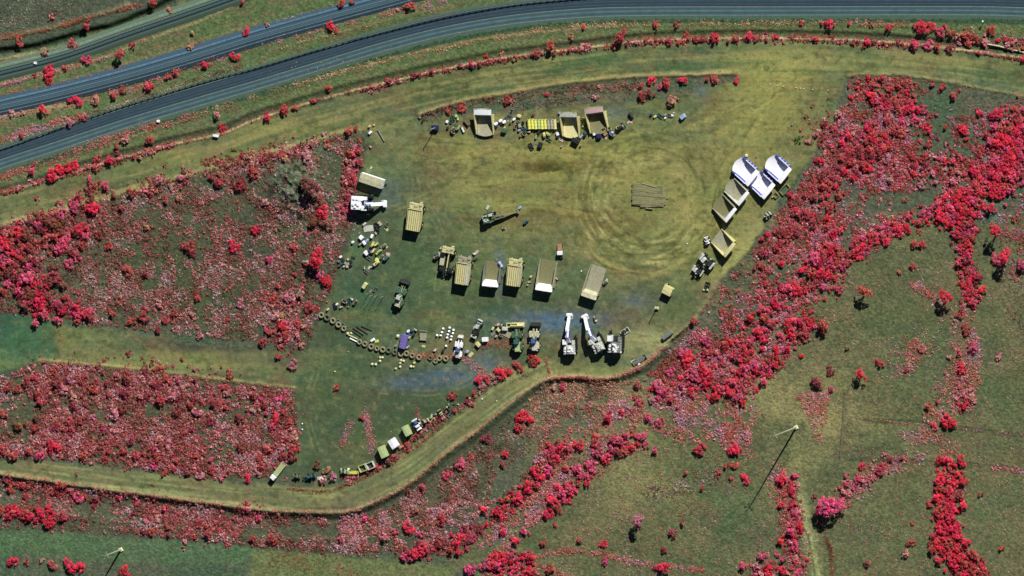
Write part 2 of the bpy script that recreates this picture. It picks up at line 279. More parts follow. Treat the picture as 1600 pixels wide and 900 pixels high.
# haunches under the lines
for P_, a, b in [(HWY, -22, 27), (RB, -15, 10), (RA, -14, 11)]:
    d, s = pline(P_, 50); m = sm(a-6, a+1, d)*sm(b+7, b, d); HZ = HZ*(1-m)+.05*m
blend(sm(-21, -17, dH)*sm(29, 24, dH), (58, 84, 60))
HZ = HZ*1.0 + (fbm(X, Y, 5, 3, 170)-.5)*.22*(1-mY*.75)
# stronger difference between worn pale earth and damp dark earth
ym = np.array([.112, .140, .062]); kk = 1+.62*mY[..., None]*np.array([.88, .95, .8]); Cc = np.clip(ym+(Cc-ym)*kk, .012, .6)
Cc = Cc*(1+.10*((fbm(X, Y*1.4, 55, 4, 201)-.5)*4*mY)[..., None]*np.array([1.3, .9, .4]))
oi_ = fbm(X, Y*1.2, 9, 4, 203); blend(mY*sm(.60, .72, oi_)*.45, (66, 76, 50)); blend(mY*sm(.38, .28, oi_)*.30, (140, 138, 92))
# fine colour break-up
v = (.74+.54*fbm(X, Y, 5, 4, 180, .6))[..., None]; Cc = Cc*v*np.array([.905, .92, .93])
gr = rng.random(X.shape)**1.5; gr = (gr+np.roll(gr, 1, 1)*.6)/1.6; Cc = Cc*(1+(gr-.4)[..., None]*(.35+.75*(1-mY))[..., None]*np.array([1.05, 1.0, .9]))
hue = (fbm(X, Y, 38, 3, 190)-.5)[..., None]; Cc = Cc*(1+hue*np.array([.22, -.02, .16]))
# build it
o0 = G(0, 0)
V = np.zeros((NY, NX, 3)); kz = np.array([-Bz.x/Bz.z, -Bz.y/Bz.z])
V[..., 0] = o0.x+X*Gx.x+Y*Gy.x; V[..., 1] = o0.y+X*Gx.y+Y*Gy.y; V[..., 2] = HZ
I = np.arange(NX*NY).reshape(NY, NX)
F = np.stack([I[:-1, :-1], I[1:, :-1], I[1:, 1:], I[:-1, 1:]], -1).reshape(-1, 4)
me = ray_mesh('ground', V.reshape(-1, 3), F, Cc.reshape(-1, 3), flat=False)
ground = bpy.data.objects.new('ground', me); COL.objects.link(ground); tag(ground, kind='structure')
gm = bpy.data.materials.new('earth'); gm.use_nodes = True; n = gm.node_tree.nodes; l = gm.node_tree.links
at = n.new('ShaderNodeAttribute'); at.attribute_name = 'Col'
tc = n.new('ShaderNodeNewGeometry')
nA = n.new('ShaderNodeTexNoise'); nA.inputs['Scale'].default_value = 1.1; nA.inputs['Detail'].default_value = 8; nA.inputs['Roughness'].default_value = .7
l.new(tc.outputs['Position'], nA.inputs['Vector'])
mr = n.new('ShaderNodeMapRange'); mr.inputs[1].default_value = .3; mr.inputs[2].default_value = .7; mr.inputs[3].default_value = .80; mr.inputs[4].default_value = 1.2
l.new(nA.outputs[0], mr.inputs[0])
mu = n.new('ShaderNodeVectorMath'); mu.operation = 'SCALE'; l.new(at.outputs['Color'], mu.inputs[0]); l.new(mr.outputs[0], mu.inputs['Scale'])
b = n['Principled BSDF']; b.inputs['Roughness'].default_value = .95; b.inputs['Specular IOR Level'].default_value = .15; l.new(mu.outputs[0], b.inputs['Base Color'])
bp = n.new('ShaderNodeBump'); bp.inputs['Strength'].default_value = .35; bp.inputs['Distance'].default_value = .12; l.new(nA.outputs[0], bp.inputs['Height']); l.new(bp.outputs[0], b.inputs['Normal'])
me.materials.append(gm)
def hz(px, py):
    j = min(max(np.searchsorted(ax, px)-1, 0), NX-2); i = min(max(np.searchsorted(ay, py)-1, 0), NY-2)
    return float(max(HZ[i, j], HZ[i+1, j], HZ[i, j+1], HZ[i+1, j+1]) + min(HZ[i, j], HZ[i+1, j+1], HZ[i, j+1], HZ[i+1, j]))/2
def hzv(px, py):
    j = np.clip(np.searchsorted(ax, px)-1, 0, NX-2); i = np.clip(np.searchsorted(ay, py)-1, 0, NY-2)
    return HZ[i, j]
# ------------------------------------------------------------- highway and railway lines
def offs(pts, d, sub=8):
    P = spline(pts, sub); T = np.gradient(P, axis=0); T /= np.hypot(T[:, 0], T[:, 1])[:, None]
    return P+np.stack([-T[:, 1], T[:, 0]], 1)*d
def px2w(P, z): return np.array([tuple(G(p[0], p[1])) for p in P])+np.array([0, 0, z])
def strip(name, pts, prof, m, cut=None, top=True):
    """prof: list of (offset px, z) across the line"""
    rows = [px2w(offs(pts, d), z) for d, z in prof]; n_ = len(rows[0]); V = np.stack(rows, 1).reshape(-1, 3); k = len(prof)
    F = [(i*k+j, i*k+j+1, (i+1)*k+j+1, (i+1)*k+j) for i in range(n_-1) for j in range(k-1)]
    me = ray_mesh(name, V, F, flat=True); me.materials.append(m); me.flip_normals()
    o = bpy.data.objects.new(name, me); COL.objects.link(o); tag(o, kind='structure'); return o
asp_d = mat('asphalt dark', (40, 60, 72), .9, noise=.10, nscale=.35); asp_l = mat('asphalt worn', (62, 90, 96), .9, noise=.12, nscale=.3)
shld = mat('shoulder gravel', (72, 98, 84), .95, noise=.15, nscale=.6); paintm = mat('road paint', (118, 134, 126), .7, noise=.25, nscale=.8)
strip('highway_shoulder', HWY, [(-23, .02), (-20, .14), (16, .14), (21, .02)], shld)
strip('highway_lane', HWY, [(-18, .155), (-.6, .155)], asp_d)
strip('highway_lane', HWY, [(-.6, .155), (13.2, .155)], asp_l)
for dd, w, z in [(-16.6, .35, .161), (0, .45, .161), (13, .5, .161)]:
    strip('road_marking', HWY, [(dd-w, z), (dd+w, z)], paintm)
wearm = mat('tyre wear', (84, 112, 112), .8, noise=.25, nscale=.25); wearb = mat('tyre polish', (52, 78, 92), .8, noise=.25, nscale=.25)
for dd, w, m_ in [(3.0, .5, wearb), (6.2, .9, wearm), (9.5, .8, wearb), (-4.5, .7, wearb), (-9.2, .7, wearb), (-12.5, .6, wearb)]:
    strip('wheel_track', HWY, [(dd-w, .159), (dd+w, .159)], m_)
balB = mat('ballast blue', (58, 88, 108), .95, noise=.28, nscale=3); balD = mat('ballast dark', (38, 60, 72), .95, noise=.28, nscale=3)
balA = mat('ballast green', (92, 116, 98), .95, noise=.2, nscale=3); balE = mat('ballast dark green', (60, 82, 72), .95, noise=.2, nscale=3)  # balE is a darker green for the lower ballast shoulder
rail_m = mat('worn rail', (120, 150, 158), .5, .3, .1); rail_r = mat('rusty rail', (28, 40, 36), .7, .2, .1); slp = mat('sleeper', (56, 84, 94), .9, noise=.2)
def railway(pts, b1, b2, railm, slm, hw, cols):
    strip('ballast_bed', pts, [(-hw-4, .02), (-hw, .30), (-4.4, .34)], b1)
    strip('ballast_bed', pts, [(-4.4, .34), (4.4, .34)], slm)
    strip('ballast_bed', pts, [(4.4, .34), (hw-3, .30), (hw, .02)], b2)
    for o_ in (-2.7, 2.7):
        w = cols
        strip('rail', pts, [(o_-w, .36), (o_-w, .52), (o_+w, .52), (o_+w, .36)], railm)
    P = spline(pts, 24); T = np.gradient(P, axis=0); L = np.concatenate([[0], np.cumsum(np.hypot(*np.diff(P, axis=0).T))])
    s = np.arange(0, L[-1], 2.3); cx = np.interp(s, L, P[:, 0]); cy = np.interp(s, L, P[:, 1]); tx = np.interp(s, L, T[:, 0]); ty = np.interp(s, L, T[:, 1]); q_ = np.hypot(tx, ty); tx /= q_; ty /= q_
    vs = []; fs = []
    for i in range(len(s)):
        base = len(vs)
        for z in (.345, .395):
            for a_, b_ in ((-.45, -4.1), (.45, -4.1), (.45, 4.1), (-.45, 4.1)):
                g = G(cx[i]+tx[i]*a_-ty[i]*b_, cy[i]+ty[i]*a_+tx[i]*b_); vs.append((g.x, g.y, z))
        fs += [(base+4, base+5, base+6, base+7), (base, base+1, base+5, base+4), (base+1, base+2, base+6, base+5), (base+2, base+3, base+7, base+6), (base+3, base, base+4, base+7)]
    me = ray_mesh('sleepers', vs, fs); me.materials.append(mat('sleeper top', (80, 108, 122) if hw == 14 else (46, 62, 54), .9)); o = bpy.data.objects.new('sleepers', me); COL.objects.link(o); tag(o, kind='structure')
for dd, w, m_ in [(-10.5, 1.4, 'pale'), (-7.6, .5, 'dark'), (7.2, .6, 'pale'), (9.6, .9, 'dark')]: strip('ballast_bed', RB, [(dd-w, .345), (dd+w, .345)], mat('ballast streak '+m_, (92, 122, 138) if m_ == 'pale' else (32, 50, 60), .95, noise=.3, nscale=1.2))
for dd, w, m_ in [(-10.5, 1.8, 'pale'), (-6.6, .5, 'dark'), (6.4, .5, 'mid')]: strip('ballast_bed', RA, [(dd-w, .345), (dd+w, .345)], mat('track dust '+m_, {'pale': (118, 140, 118), 'dark': (44, 62, 54), 'mid': (88, 108, 96)}[m_], .95, noise=.25, nscale=1.2))
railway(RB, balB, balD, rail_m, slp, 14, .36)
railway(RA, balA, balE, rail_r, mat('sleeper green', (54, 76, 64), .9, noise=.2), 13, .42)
# ------------------------------------------------------------- vegetation
fm = bpy.data.materials.new('false colour foliage'); fm.use_nodes = True; n = fm.node_tree.nodes; l = fm.node_tree.links
at = n.new('ShaderNodeAttribute'); at.attribute_name = 'Col'; oi = n.new('ShaderNodeObjectInfo')
mu = n.new('ShaderNodeVectorMath'); mu.operation = 'MULTIPLY'; l.new(at.outputs['Color'], mu.inputs[0]); l.new(oi.outputs['Color'], mu.inputs[1])
b = n['Principled BSDF']; b.inputs['Roughness'].default_value = .8; b.inputs['Specular IOR Level'].default_value = .1; l.new(mu.outputs[0], b.inputs['Base Color'])
tr = n.new('ShaderNodeBsdfTranslucent'); l.new(mu.outputs[0], tr.inputs[0]); mxs = n.new('ShaderNodeMixShader'); mxs.inputs[0].default_value = .22
l.new(b.outputs[0], mxs.inputs[1]); l.new(tr.outputs[0], mxs.inputs[2]); l.new(mxs.outputs[0], n['Material Output'].inputs[0])
barkm = mat('bark', (92, 84, 76), .95)
def leaf_cloud(C, Rr, N, leaf, seed, flat=.75, up=.35):
    """C (k,3) clump centres, Rr (k,) radii, N leaves per clump -> verts, tris, clump index per vertex"""
    r = np.random.default_rng(seed); k = len(C); idx = np.repeat(np.arange(k), N)
    d = r.normal(size=(k*N, 3)); d[:, 2] = np.abs(d[:, 2])*1.1-.25; d /= np.linalg.norm(d, axis=1)[:, None]
    rad = Rr[idx]*(.62+.42*r.random(k*N)); P = C[idx]+d*rad[:, None]*np.array([1, 1, flat])
    nrm = d+np.array([0, 0, up])+r.normal(size=d.shape)*.45; nrm /= np.linalg.norm(nrm, axis=1)[:, None]
    t = np.cross(nrm, r.normal(size=d.shape)); t /= np.linalg.norm(t, axis=1)[:, None]+1e-9; u = np.cross(nrm, t)
    ls = (leaf[idx] if hasattr(leaf, '__len__') else leaf)*(.6+.8*r.random(k*N)); ls = np.asarray(ls)[:, None]
    A = P+t*ls; B = P-t*ls*.5+u*ls*.87; D = P-t*ls*.5-u*ls*.87
    V = np.stack([A, B, D], 1).reshape(-1, 3); F = np.arange(len(V)).reshape(-1, 3)
    return V, F, np.repeat(idx, 3)
def crown_proto(kind, seed):
    r = np.random.default_rng(seed)
    if kind == 'small': k, N, lf = 8, 22, .14
    elif kind == 'mid': k, N, lf = 20, 30, .085
    else: k, N, lf = 48, 46, .052
    a = r.random(k)*6.283; lob = 1+.28*np.sin(a*2+r.random()*6)+.18*np.sin(a*3+r.random()*6); q_ = np.sqrt(r.random(k))*.74*lob; C = np.stack([np.cos(a)*q_, np.sin(a)*q_*(.75+.25*r.random()), .25+.55*(1-q_**1.6)*r.uniform(.6, 1.15, k)], 1)
    C[0] = (0, 0, .6); Rr = r.uniform(.16, .36, k)*(1.05 if kind == 'small' else .85 if kind == 'mid' else .62)
    V, F, ix = leaf_cloud(C, Rr, N, lf, seed+1)
    V[:, 2] = np.maximum(V[:, 2], .02)
    f = (.6+.65*r.random(k))[ix]*np.repeat(.65+.7*r.random(len(F)), 3); hs = (r.random(k)-.5)[ix]
    cols = np.stack([f*(1+.10*hs), f*(1+.75*hs), f*(1+.45*hs)], 1)
    me = ray_mesh('crown_'+kind, V, F, np.clip(cols, .02, 1.6)); me.materials.append(fm); return me
def trunk_proto(seed, hgt=.6):
    r = random.Random(seed); V = []; F = []
    def tube(p0, p1, r0, r1):
        p0 = Vector(p0); p1 = Vector(p1); d = (p1-p0).normalized(); t = d.orthogonal(); u = d.cross(t); b0 = len(V)
        for p, q_ in ((p0, r0), (p1, r1)):
            for k in range(5): a = k*1.2566; V.append(tuple(p+t*math.cos(a)*q_+u*math.sin(a)*q_))
        for k in range(5): F.append((b0+k, b0+(k+1) % 5, b0+5+(k+1) % 5, b0+5+k))
    tube((0, 0, -.15), (0, 0, .22), .07, .05)
    for i in range(5):
        a = i*1.26+r.random(); m_ = (math.cos(a)*.22, math.sin(a)*.22, .45); tube((0, 0, .2), m_, .045, .028); tube(m_, (math.cos(a+.3)*.45, math.sin(a+.3)*.45, .62+r.random()*.15), .028, .01)
    me = ray_mesh('trunk', V, F); me.materials.append(barkm); return me
PROT = {k: [crown_proto(k, 100+i*7+len(k)) for i in range(5)] for k in ('small', 'mid', 'big')}
TRK = [trunk_proto(i) for i in range(4)]
PAL = dict(C=(236, 68, 94), R=(202, 94, 92), B=(156, 98, 82), P=(222, 152, 156), M=(228, 98, 134), D=(168, 80, 86), S=(210, 148, 126))
CN = dict(C='crimson', R='red', B='rusty brown', P='pale pink', M='magenta pink', D='dark red', S='salmon')
BUSH = '''80,27,6,S 135,40,10,R 113,68,8,R 70,80,8,P 30,65,8,R 188,86,10,R 135,93,8,M 77,114,12,C 55,117,4,D 102,106,6,R 207,71,6,R 385,50,7,C 297,72,8,S 240,5,10,R 266,15,6,S 367,88,8,C 320,102,8,C 263,119,6,R 275,113,8,R 232,134,9,C 192,140,7,R 178,150,8,R 150,157,8,S 122,157,9,C 110,157,6,C 66,171,10,C 18,177,7,P 35,176,5,P 130,184,6,R 110,191,8,P 35,212,6,R 348,202,9,C 235,217,9,R 195,217,9,P 340,180,9,P 300,50,5,S 380,2,6,R
518,41,11,C 534,5,8,R 548,3,6,R 640,9,10,R 620,14,5,P 417,183,8,C 445,171,8,C 462,167,6,R 490,157,7,R 515,137,7,R 607,126,8,R 648,117,6,D 675,112,6,R 738,100,6,M 760,88,5,R 785,85,5,S 545,205,8,R 556,200,6,R 700,174,6,R 722,168,8,R 793,157,8,R 417,38,5,S
838,83,8,R 862,72,11,R 908,73,6,P 918,73,6,P 970,57,12,R 960,71,6,R 1025,38,7,R 1058,37,6,R 913,42,6,R 893,57,6,S 1045,65,7,R 1071,56,7,R 1090,61,6,R 1117,59,10,C 1148,60,7,R 1170,57,9,C 1018,125,9,C 1042,130,12,R 1067,125,9,C 1002,133,6,R 1003,148,10,R 1015,145,9,B 1050,157,12,S 935,135,5,S 930,151,7,P 1105,125,6,R 1118,124,9,R 1150,126,6,C 855,147,5,R 1033,136,6,M
1211,58,6,C 1273,60,6,C 1297,38,9,C 1285,36,5,R 1253,36,5,R 1327,38,5,C 1355,65,8,C 1361,38,5,R 1390,43,7,C 1443,42,14,C 1471,48,10,M 1429,69,12,M 1450,70,9,M 1465,73,8,R 1485,75,8,D 1485,50,9,R 1510,55,9,R 1515,68,8,R 1525,58,8,R 1548,46,9,R 1560,62,6,C 1573,62,6,C 1599,92,7,C 1530,82,5,R 1380,122,9,R 1365,133,8,R 1360,148,9,C 1390,140,9,R 1405,135,7,R 1407,150,6,R 1327,136,5,R 1385,163,8,C 1400,165,9,R 1420,168,11,C 1435,170,9,C 1430,150,6,R 1455,132,6,R 1472,137,8,R 1490,150,8,R 1500,140,6,R 1530,176,8,C 1557,178,13,C 1505,202,12,C 1478,199,6,R 1542,210,7,R 1565,215,11,C 1590,205,12,C 1325,211,9,C 1365,195,8,R 1365,210,8,R 1315,222,8,C 1400,205,9,R 1590,190,8,D
50,266,9,M 80,275,13,C 93,265,13,C 108,262,13,C 120,258,9,C 152,249,9,R 150,263,8,R 172,251,10,C 182,228,6,R 183,238,6,R 209,243,6,M 206,300,9,R 342,285,12,R 375,288,12,D 396,270,10,R 117,325,10,M 145,325,13,C 75,347,13,B 100,345,12,B 42,370,12,B 125,357,14,C 133,370,10,M 100,378,13,M 115,395,10,D 92,390,9,M 155,365,9,D 40,388,9,R 50,400,6,P 38,408,9,B 42,435,16,M 80,437,12,B 65,445,6,R 10,365,9,P 295,385,10,R 300,395,8,D 365,385,9,C 398,360,8,C 200,422,10,R 228,428,7,D 280,310,7,S 260,315,6,R 170,385,8,R 190,325,7,R 230,355,7,S
480,245,12,P 550,240,9,R 560,253,10,R 553,280,9,R 545,310,8,R 503,332,14,C 402,358,8,C 485,290,16,B 500,315,10,B 492,345,13,B 510,350,10,B 460,387,9,R 495,405,15,C 480,410,8,P 420,405,8,M 415,315,8,P 510,440,12,C 500,430,9,M 435,447,7,R 462,428,6,R
1430,380,9,R 1440,382,7,C 1555,360,12,C 1570,400,11.5,C 1560,405,11.6,M 1598,415,12,M 1585,343,5,R 1425,416,7,R 1405,425,5,S
5,455,8,R 60,470,15,C 65,482,10,C 40,465,9,D 105,467,9,R 95,480,9,D 90,500,8,M 120,500,8,R 142,485,6,M 175,490,7,R 225,492,11,R 205,503,8,R 272,490,7,R 258,501,7,R 247,515,7,D 250,475,8,P 308,465,7,R 355,501,5,R 188,465,6,S 300,492,6,S 375,475,7,P 312,525,7,P 55,592,9,R 60,615,9,R 62,628,10,R 57,652,9,B 30,665,11,B 55,670,8,R 12,605,8,R 27,608,8,R 5,645,9,R 85,580,7,R 200,590,14,D 195,615,10,D 250,625,12,R 260,592,8,R 190,640,9,D 350,605,8,R 240,600,7,R
457,570,9,P 525,606,6,R 566,652,6,R 440,510,11,C 445,525,8,R 465,505,8,R 410,535,8,R 485,480,10,R 470,460,10,P 706,618,8,R 710,642,5,R 748,594,9,C 758,591,6,C 783,583,11,C 795,580,7,C 832,562,9,R 810,572,9,R 838,565,8,C 730,628,6,D 443,645,7,R 430,655,8,C 455,705,9,R
865,605,6,P 880,605,7,M 997,600,8,R 1030,606,11,M 1020,607,7,C 1000,625,6,M 1078,612,7,C 815,650,12,C 827,655,10,C 810,668,9,C 950,652,9,C 970,643,6,C 1013,652,10,M 1030,660,8,M 1058,637,6,M 1083,502,9,R 1103,533,10,M 1075,560,13,C
1350,455,12,R 1478,463,12,C 1288,508,10,R 1345,585,11,C 1277,598,12,D 1297,580,8,D 1300,608,7,M 1322,545,5,B 1375,568,8,R 1417,578,6,R 1503,577,9,C 1520,542,11,M 1510,515,9,R 1500,492,8,R 1515,612,9,P 1440,545,8,S 1480,658,11,C 1490,662,10,C 1478,648,6,C 1467,628,6,R 1450,635,7,R 1560,557,7,P 1460,665,7,M
5,702,9,R 20,710,10,R 45,705,8,R 62,712,9,M 80,697,10,C 90,700,7,C 150,780,8,D 122,778,9,M 40,775,7,R 130,712,7,R 165,717,7,R 260,738,6,R 387,747,8,C 385,788,6,R 65,805,10,C 80,813,8,C 45,808,10,C 20,800,10,R 325,835,9,R 225,830,7,D 238,830,7,R 395,842,7,R 20,877,9,C 42,878,6,R 82,883,8,R 110,885,12,C 125,885,10,C 195,893,10,C 65,875,5,S 15,765,8,R
405,810,7,M 425,842,9,R 458,697,7,R 445,712,5,R 505,750,8,P 520,745,8,P 495,727,7,B 510,735,7,S 637,698,8,R 608,722,7,B 570,810,7,M 532,843,7,M 600,840,9,P 617,830,7,M 638,825,10,C 660,760,7,M 637,765,5,D 650,797,8,S 690,812,9,R 698,742,8,M 718,725,11,M 735,715,7,R 760,685,9,D 790,710,8,C 785,725,6,R 650,865,12,C 632,870,8,M 735,890,12,M 785,830,8,C
870,715,8,C 888,700,9,M 905,695,10,C 930,690,10,R 965,688,13,M 975,705,9,R 935,708,10,M 842,742,11,C 825,765,9,C 808,778,10,C 905,733,11,M 890,765,10,M 885,732,9,R 838,758,8,R 853,805,9,C 868,820,5,R 820,830,9,M 805,845,8,C 848,850,7,R 905,845,6,R 943,850,7,C 945,877,7,M 1035,887,11,C 1038,858,7,D 1052,833,9,D 997,815,12,P 1023,704,7,M 1093,702,10,C 1148,702,12,C 1073,738,6,R 1165,748,9,C 1148,727,8,R 1135,728,6,R 1142,748,5,R 1122,740,6,R 1098,763,6,R 1067,817,6,B 1190,868,8,M 1160,885,10,M
1222,750,11,C 1237,767,7,C 1220,790,7,C 1235,830,11,M 1220,845,8,C 1250,825,8,C 1243,850,7,M 1272,777,5,D 1295,792,20,M 1322,745,6,M 1315,763,6,R 1342,750,9,M 1347,728,7,C 1375,735,9,R 1392,718,7,D 1412,715,6,R 1423,848,8,R 1415,865,7,P 1565,857,6,R 1532,773,5,B 1425,818,4,R 1356,880,7,B 1247,219,6,G'''
PAL['G'] = (70, 110, 50); CN['G'] = 'dark green'
bushes = [(float(a[0]), float(a[1]), float(a[2]), a[3]) for a in (t.split(',') for t in BUSH.split())]
# dense belts: bushes shoulder to shoulder, (points, half width, count, r range, palette)
BELTS = [([(1395, 195), (1330, 245), (1280, 300), (1240, 350), (1215, 400), (1190, 450)], 24, 95, (5, 10), 'CRRMRD'),
 ([(1375, 222), (1345, 255), (1320, 270)], 12, 24, (5, 9), 'RDC'), ([(1285, 345), (1300, 370), (1275, 400)], 12, 20, (5, 10), 'CR'), ([(1310, 425), (1260, 440), (1215, 480), (1170, 530), (1130, 570), (1070, 590)], 24, 80, (6, 12), 'CCMRM'),
 ([(1270, 500), (1230, 540), (1190, 575), (1150, 605), (1110, 600)], 20, 56, (6, 12), 'CMCRM'),
 ([(1640, 205), (1590, 230), (1560, 270), (1520, 310), (1480, 335)], 20, 115, (6, 12), 'CCRM'),
 ([(1500, 330), (1508, 380), (1515, 430), (1520, 470)], 12, 75, (6, 10), 'CRCDM'),
 ([(1470, 320), (1430, 345), (1385, 365), (1340, 370)], 14, 36, (6, 10), 'CRM'),
 ([(1340, 385), (1380, 370), (1330, 400), (1290, 400)], 14, 30, (6, 10), 'CMR'),
 ([(1500, 560), (1505, 600), (1500, 640)], 12, 14, (5, 8), 'CRSP'),
 ([(1481, 726), (1480, 770), (1480, 810), (1482, 850)], 14, 75, (7, 11), 'CCCR'),
 ([(1482, 850), (1500, 875), (1530, 905)], 18, 45, (7, 11), 'CCR'),
 ([(1000, 690), (960, 700), (920, 735), (880, 770), (850, 800)], 15, 40, (6, 10), 'CMMR'),
 ([(880, 690), (840, 740), (800, 785), (760, 820), (700, 850), (640, 862)], 14, 60, (6, 10), 'CRMD'),
 ([(770, 895), (800, 880), (830, 895)], 20, 26, (7, 12), 'CRM'), ([(1180, 900), (1230, 880), (1260, 900)], 16, 16, (6, 10), 'CMP'),
 ([(1280, 205), (1350, 225), (1450, 260), (1540, 250)], 30, 120, (4, 8), 'RRCMDP'), ([(1340, 140), (1400, 160), (1450, 200)], 18, 40, (5, 9), 'CRM'), ([(1590, 220), (1585, 260), (1560, 300)], 18, 50, (6, 11), 'CRM'),
 ([(1600, 180), (1560, 215), (1560, 250)], 24, 40, (6, 10), 'CRM'),
 ([(0, 375), (60, 345), (110, 320), (160, 310)], 18, 34, (6, 11), 'RMDBC'), ([(0, 400), (30, 380), (90, 370), (140, 350)], 24, 50, (5, 11), 'RMDBD'), ([(20, 395), (40, 430), (70, 470)], 26, 44, (7, 12), 'MCBD'), ([(60, 480), (110, 480), (150, 500)], 14, 16, (6, 10), 'RMC'),
 ([(0, 800), (40, 800), (100, 808)], 9, 18, (7, 10), 'CRC'), ([(0, 750), (50, 760), (110, 770), (150, 785)], 7, 20, (5, 8), 'RDR'),
 ([(220, 290), (300, 270), (380, 250), (450, 235), (520, 220)], 14, 24, (5, 9), 'RPDS'), ([(560, 220), (545, 260), (545, 320), (530, 340)], 10, 26, (5, 8), 'RPPM'),
 ([(440, 470), (455, 500), (440, 540)], 26, 34, (5, 9), 'RPMS'), ([(400, 620), (440, 650), (440, 700), (400, 730)], 22, 34, (5, 9), 'RDMP'),
 ([(60, 600), (180, 600), (300, 620), (380, 640)], 34, 60, (5, 9), 'DRPD'), ([(80, 660), (200, 690), (330, 700)], 32, 60, (5, 8), 'PDRM'), ([(50, 690), (150, 700), (260, 725), (360, 742)], 10, 34, (5, 7), 'RDP'),
 ([(200, 790), (260, 810), (330, 830), (400, 800)], 24, 34, (4, 7), 'PDRM'), ([(980, 640), (1040, 620), (1090, 600)], 12, 14, (5, 8), 'MPR'),
 ([(1500, 60), (1560, 65), (1600, 60)], 12, 16, (5, 8), 'RSP'), ([(780, 580), (730, 630), (690, 650), (640, 690), (600, 725), (540, 750)], 7, 36, (3.5, 6), 'RSBP'),
 ([(0, 302), (100, 272), (275, 225)], 5, 30, (3, 6), 'RSP'), ([(860, 84), (1000, 66), (1200, 60), (1420, 70)], 5, 60, (3, 5.5), 'RRD'), ([(560, 143), (700, 108), (850, 84)], 4, 36, (2.5, 5), 'RDS'),
 ([(1300, 790), (1330, 760), (1380, 730)], 16, 16, (4, 7), 'RPM'), ([(1230, 740), (1240, 800), (1235, 870)], 14, 26, (4, 8), 'MRPC')]
br = np.random.default_rng(5)
for pts, hw, cnt, (ra, rb), pal in BELTS:
    P = spline(pts, 8); L = np.concatenate([[0], np.cumsum(np.hypot(*np.diff(P, axis=0).T))]); got = []
    for _ in range(int(cnt*1.35)*4):
        if len(got) >= int(cnt*1.35): break
        s = br.random()*L[-1]; x = np.interp(s, L, P[:, 0])+br.normal()*hw*.6; y = np.interp(s, L, P[:, 1])+br.normal()*hw*.6; r = ra*.6+(rb-ra*.6)*br.random()**1.5
        if all((x-g[0])**2+(y-g[1])**2 > (.5*(r+g[2])*.8)**2 for g in got): got.append((x, y, r, pal[br.integers(len(pal))]))
    bushes += got
BELT_SPECS = [(list(pts)+[hw*1.1], .55, .5, 1.15, [(140, 84, 70), (184, 84, 88), (206, 100, 112), (210, 146, 146)], 1.0) for pts, hw, cnt, rr_, pal in BELTS]
bushes = [b_ for b_ in bushes if -12 < b_[0] < 1612 and -12 < b_[1] < 912]
TREES = {(1350, 455), (1478, 463), (1288, 508), (997, 815), (1345, 585), (862, 72), (970, 57), (1295, 792), (485, 290), (495, 405), (188, 86), (1555, 360), (1570, 400), (1598, 415)}
inner = [b_ for b_ in bushes if 3 < b_[0] < 1597 and 3 < b_[1] < 897]
inner.sort(key=lambda b_: -b_[2]); big = inner[:300]; bigset = set(map(id, big)); rest = [b_ for b_ in bushes if id(b_) not in bigset]
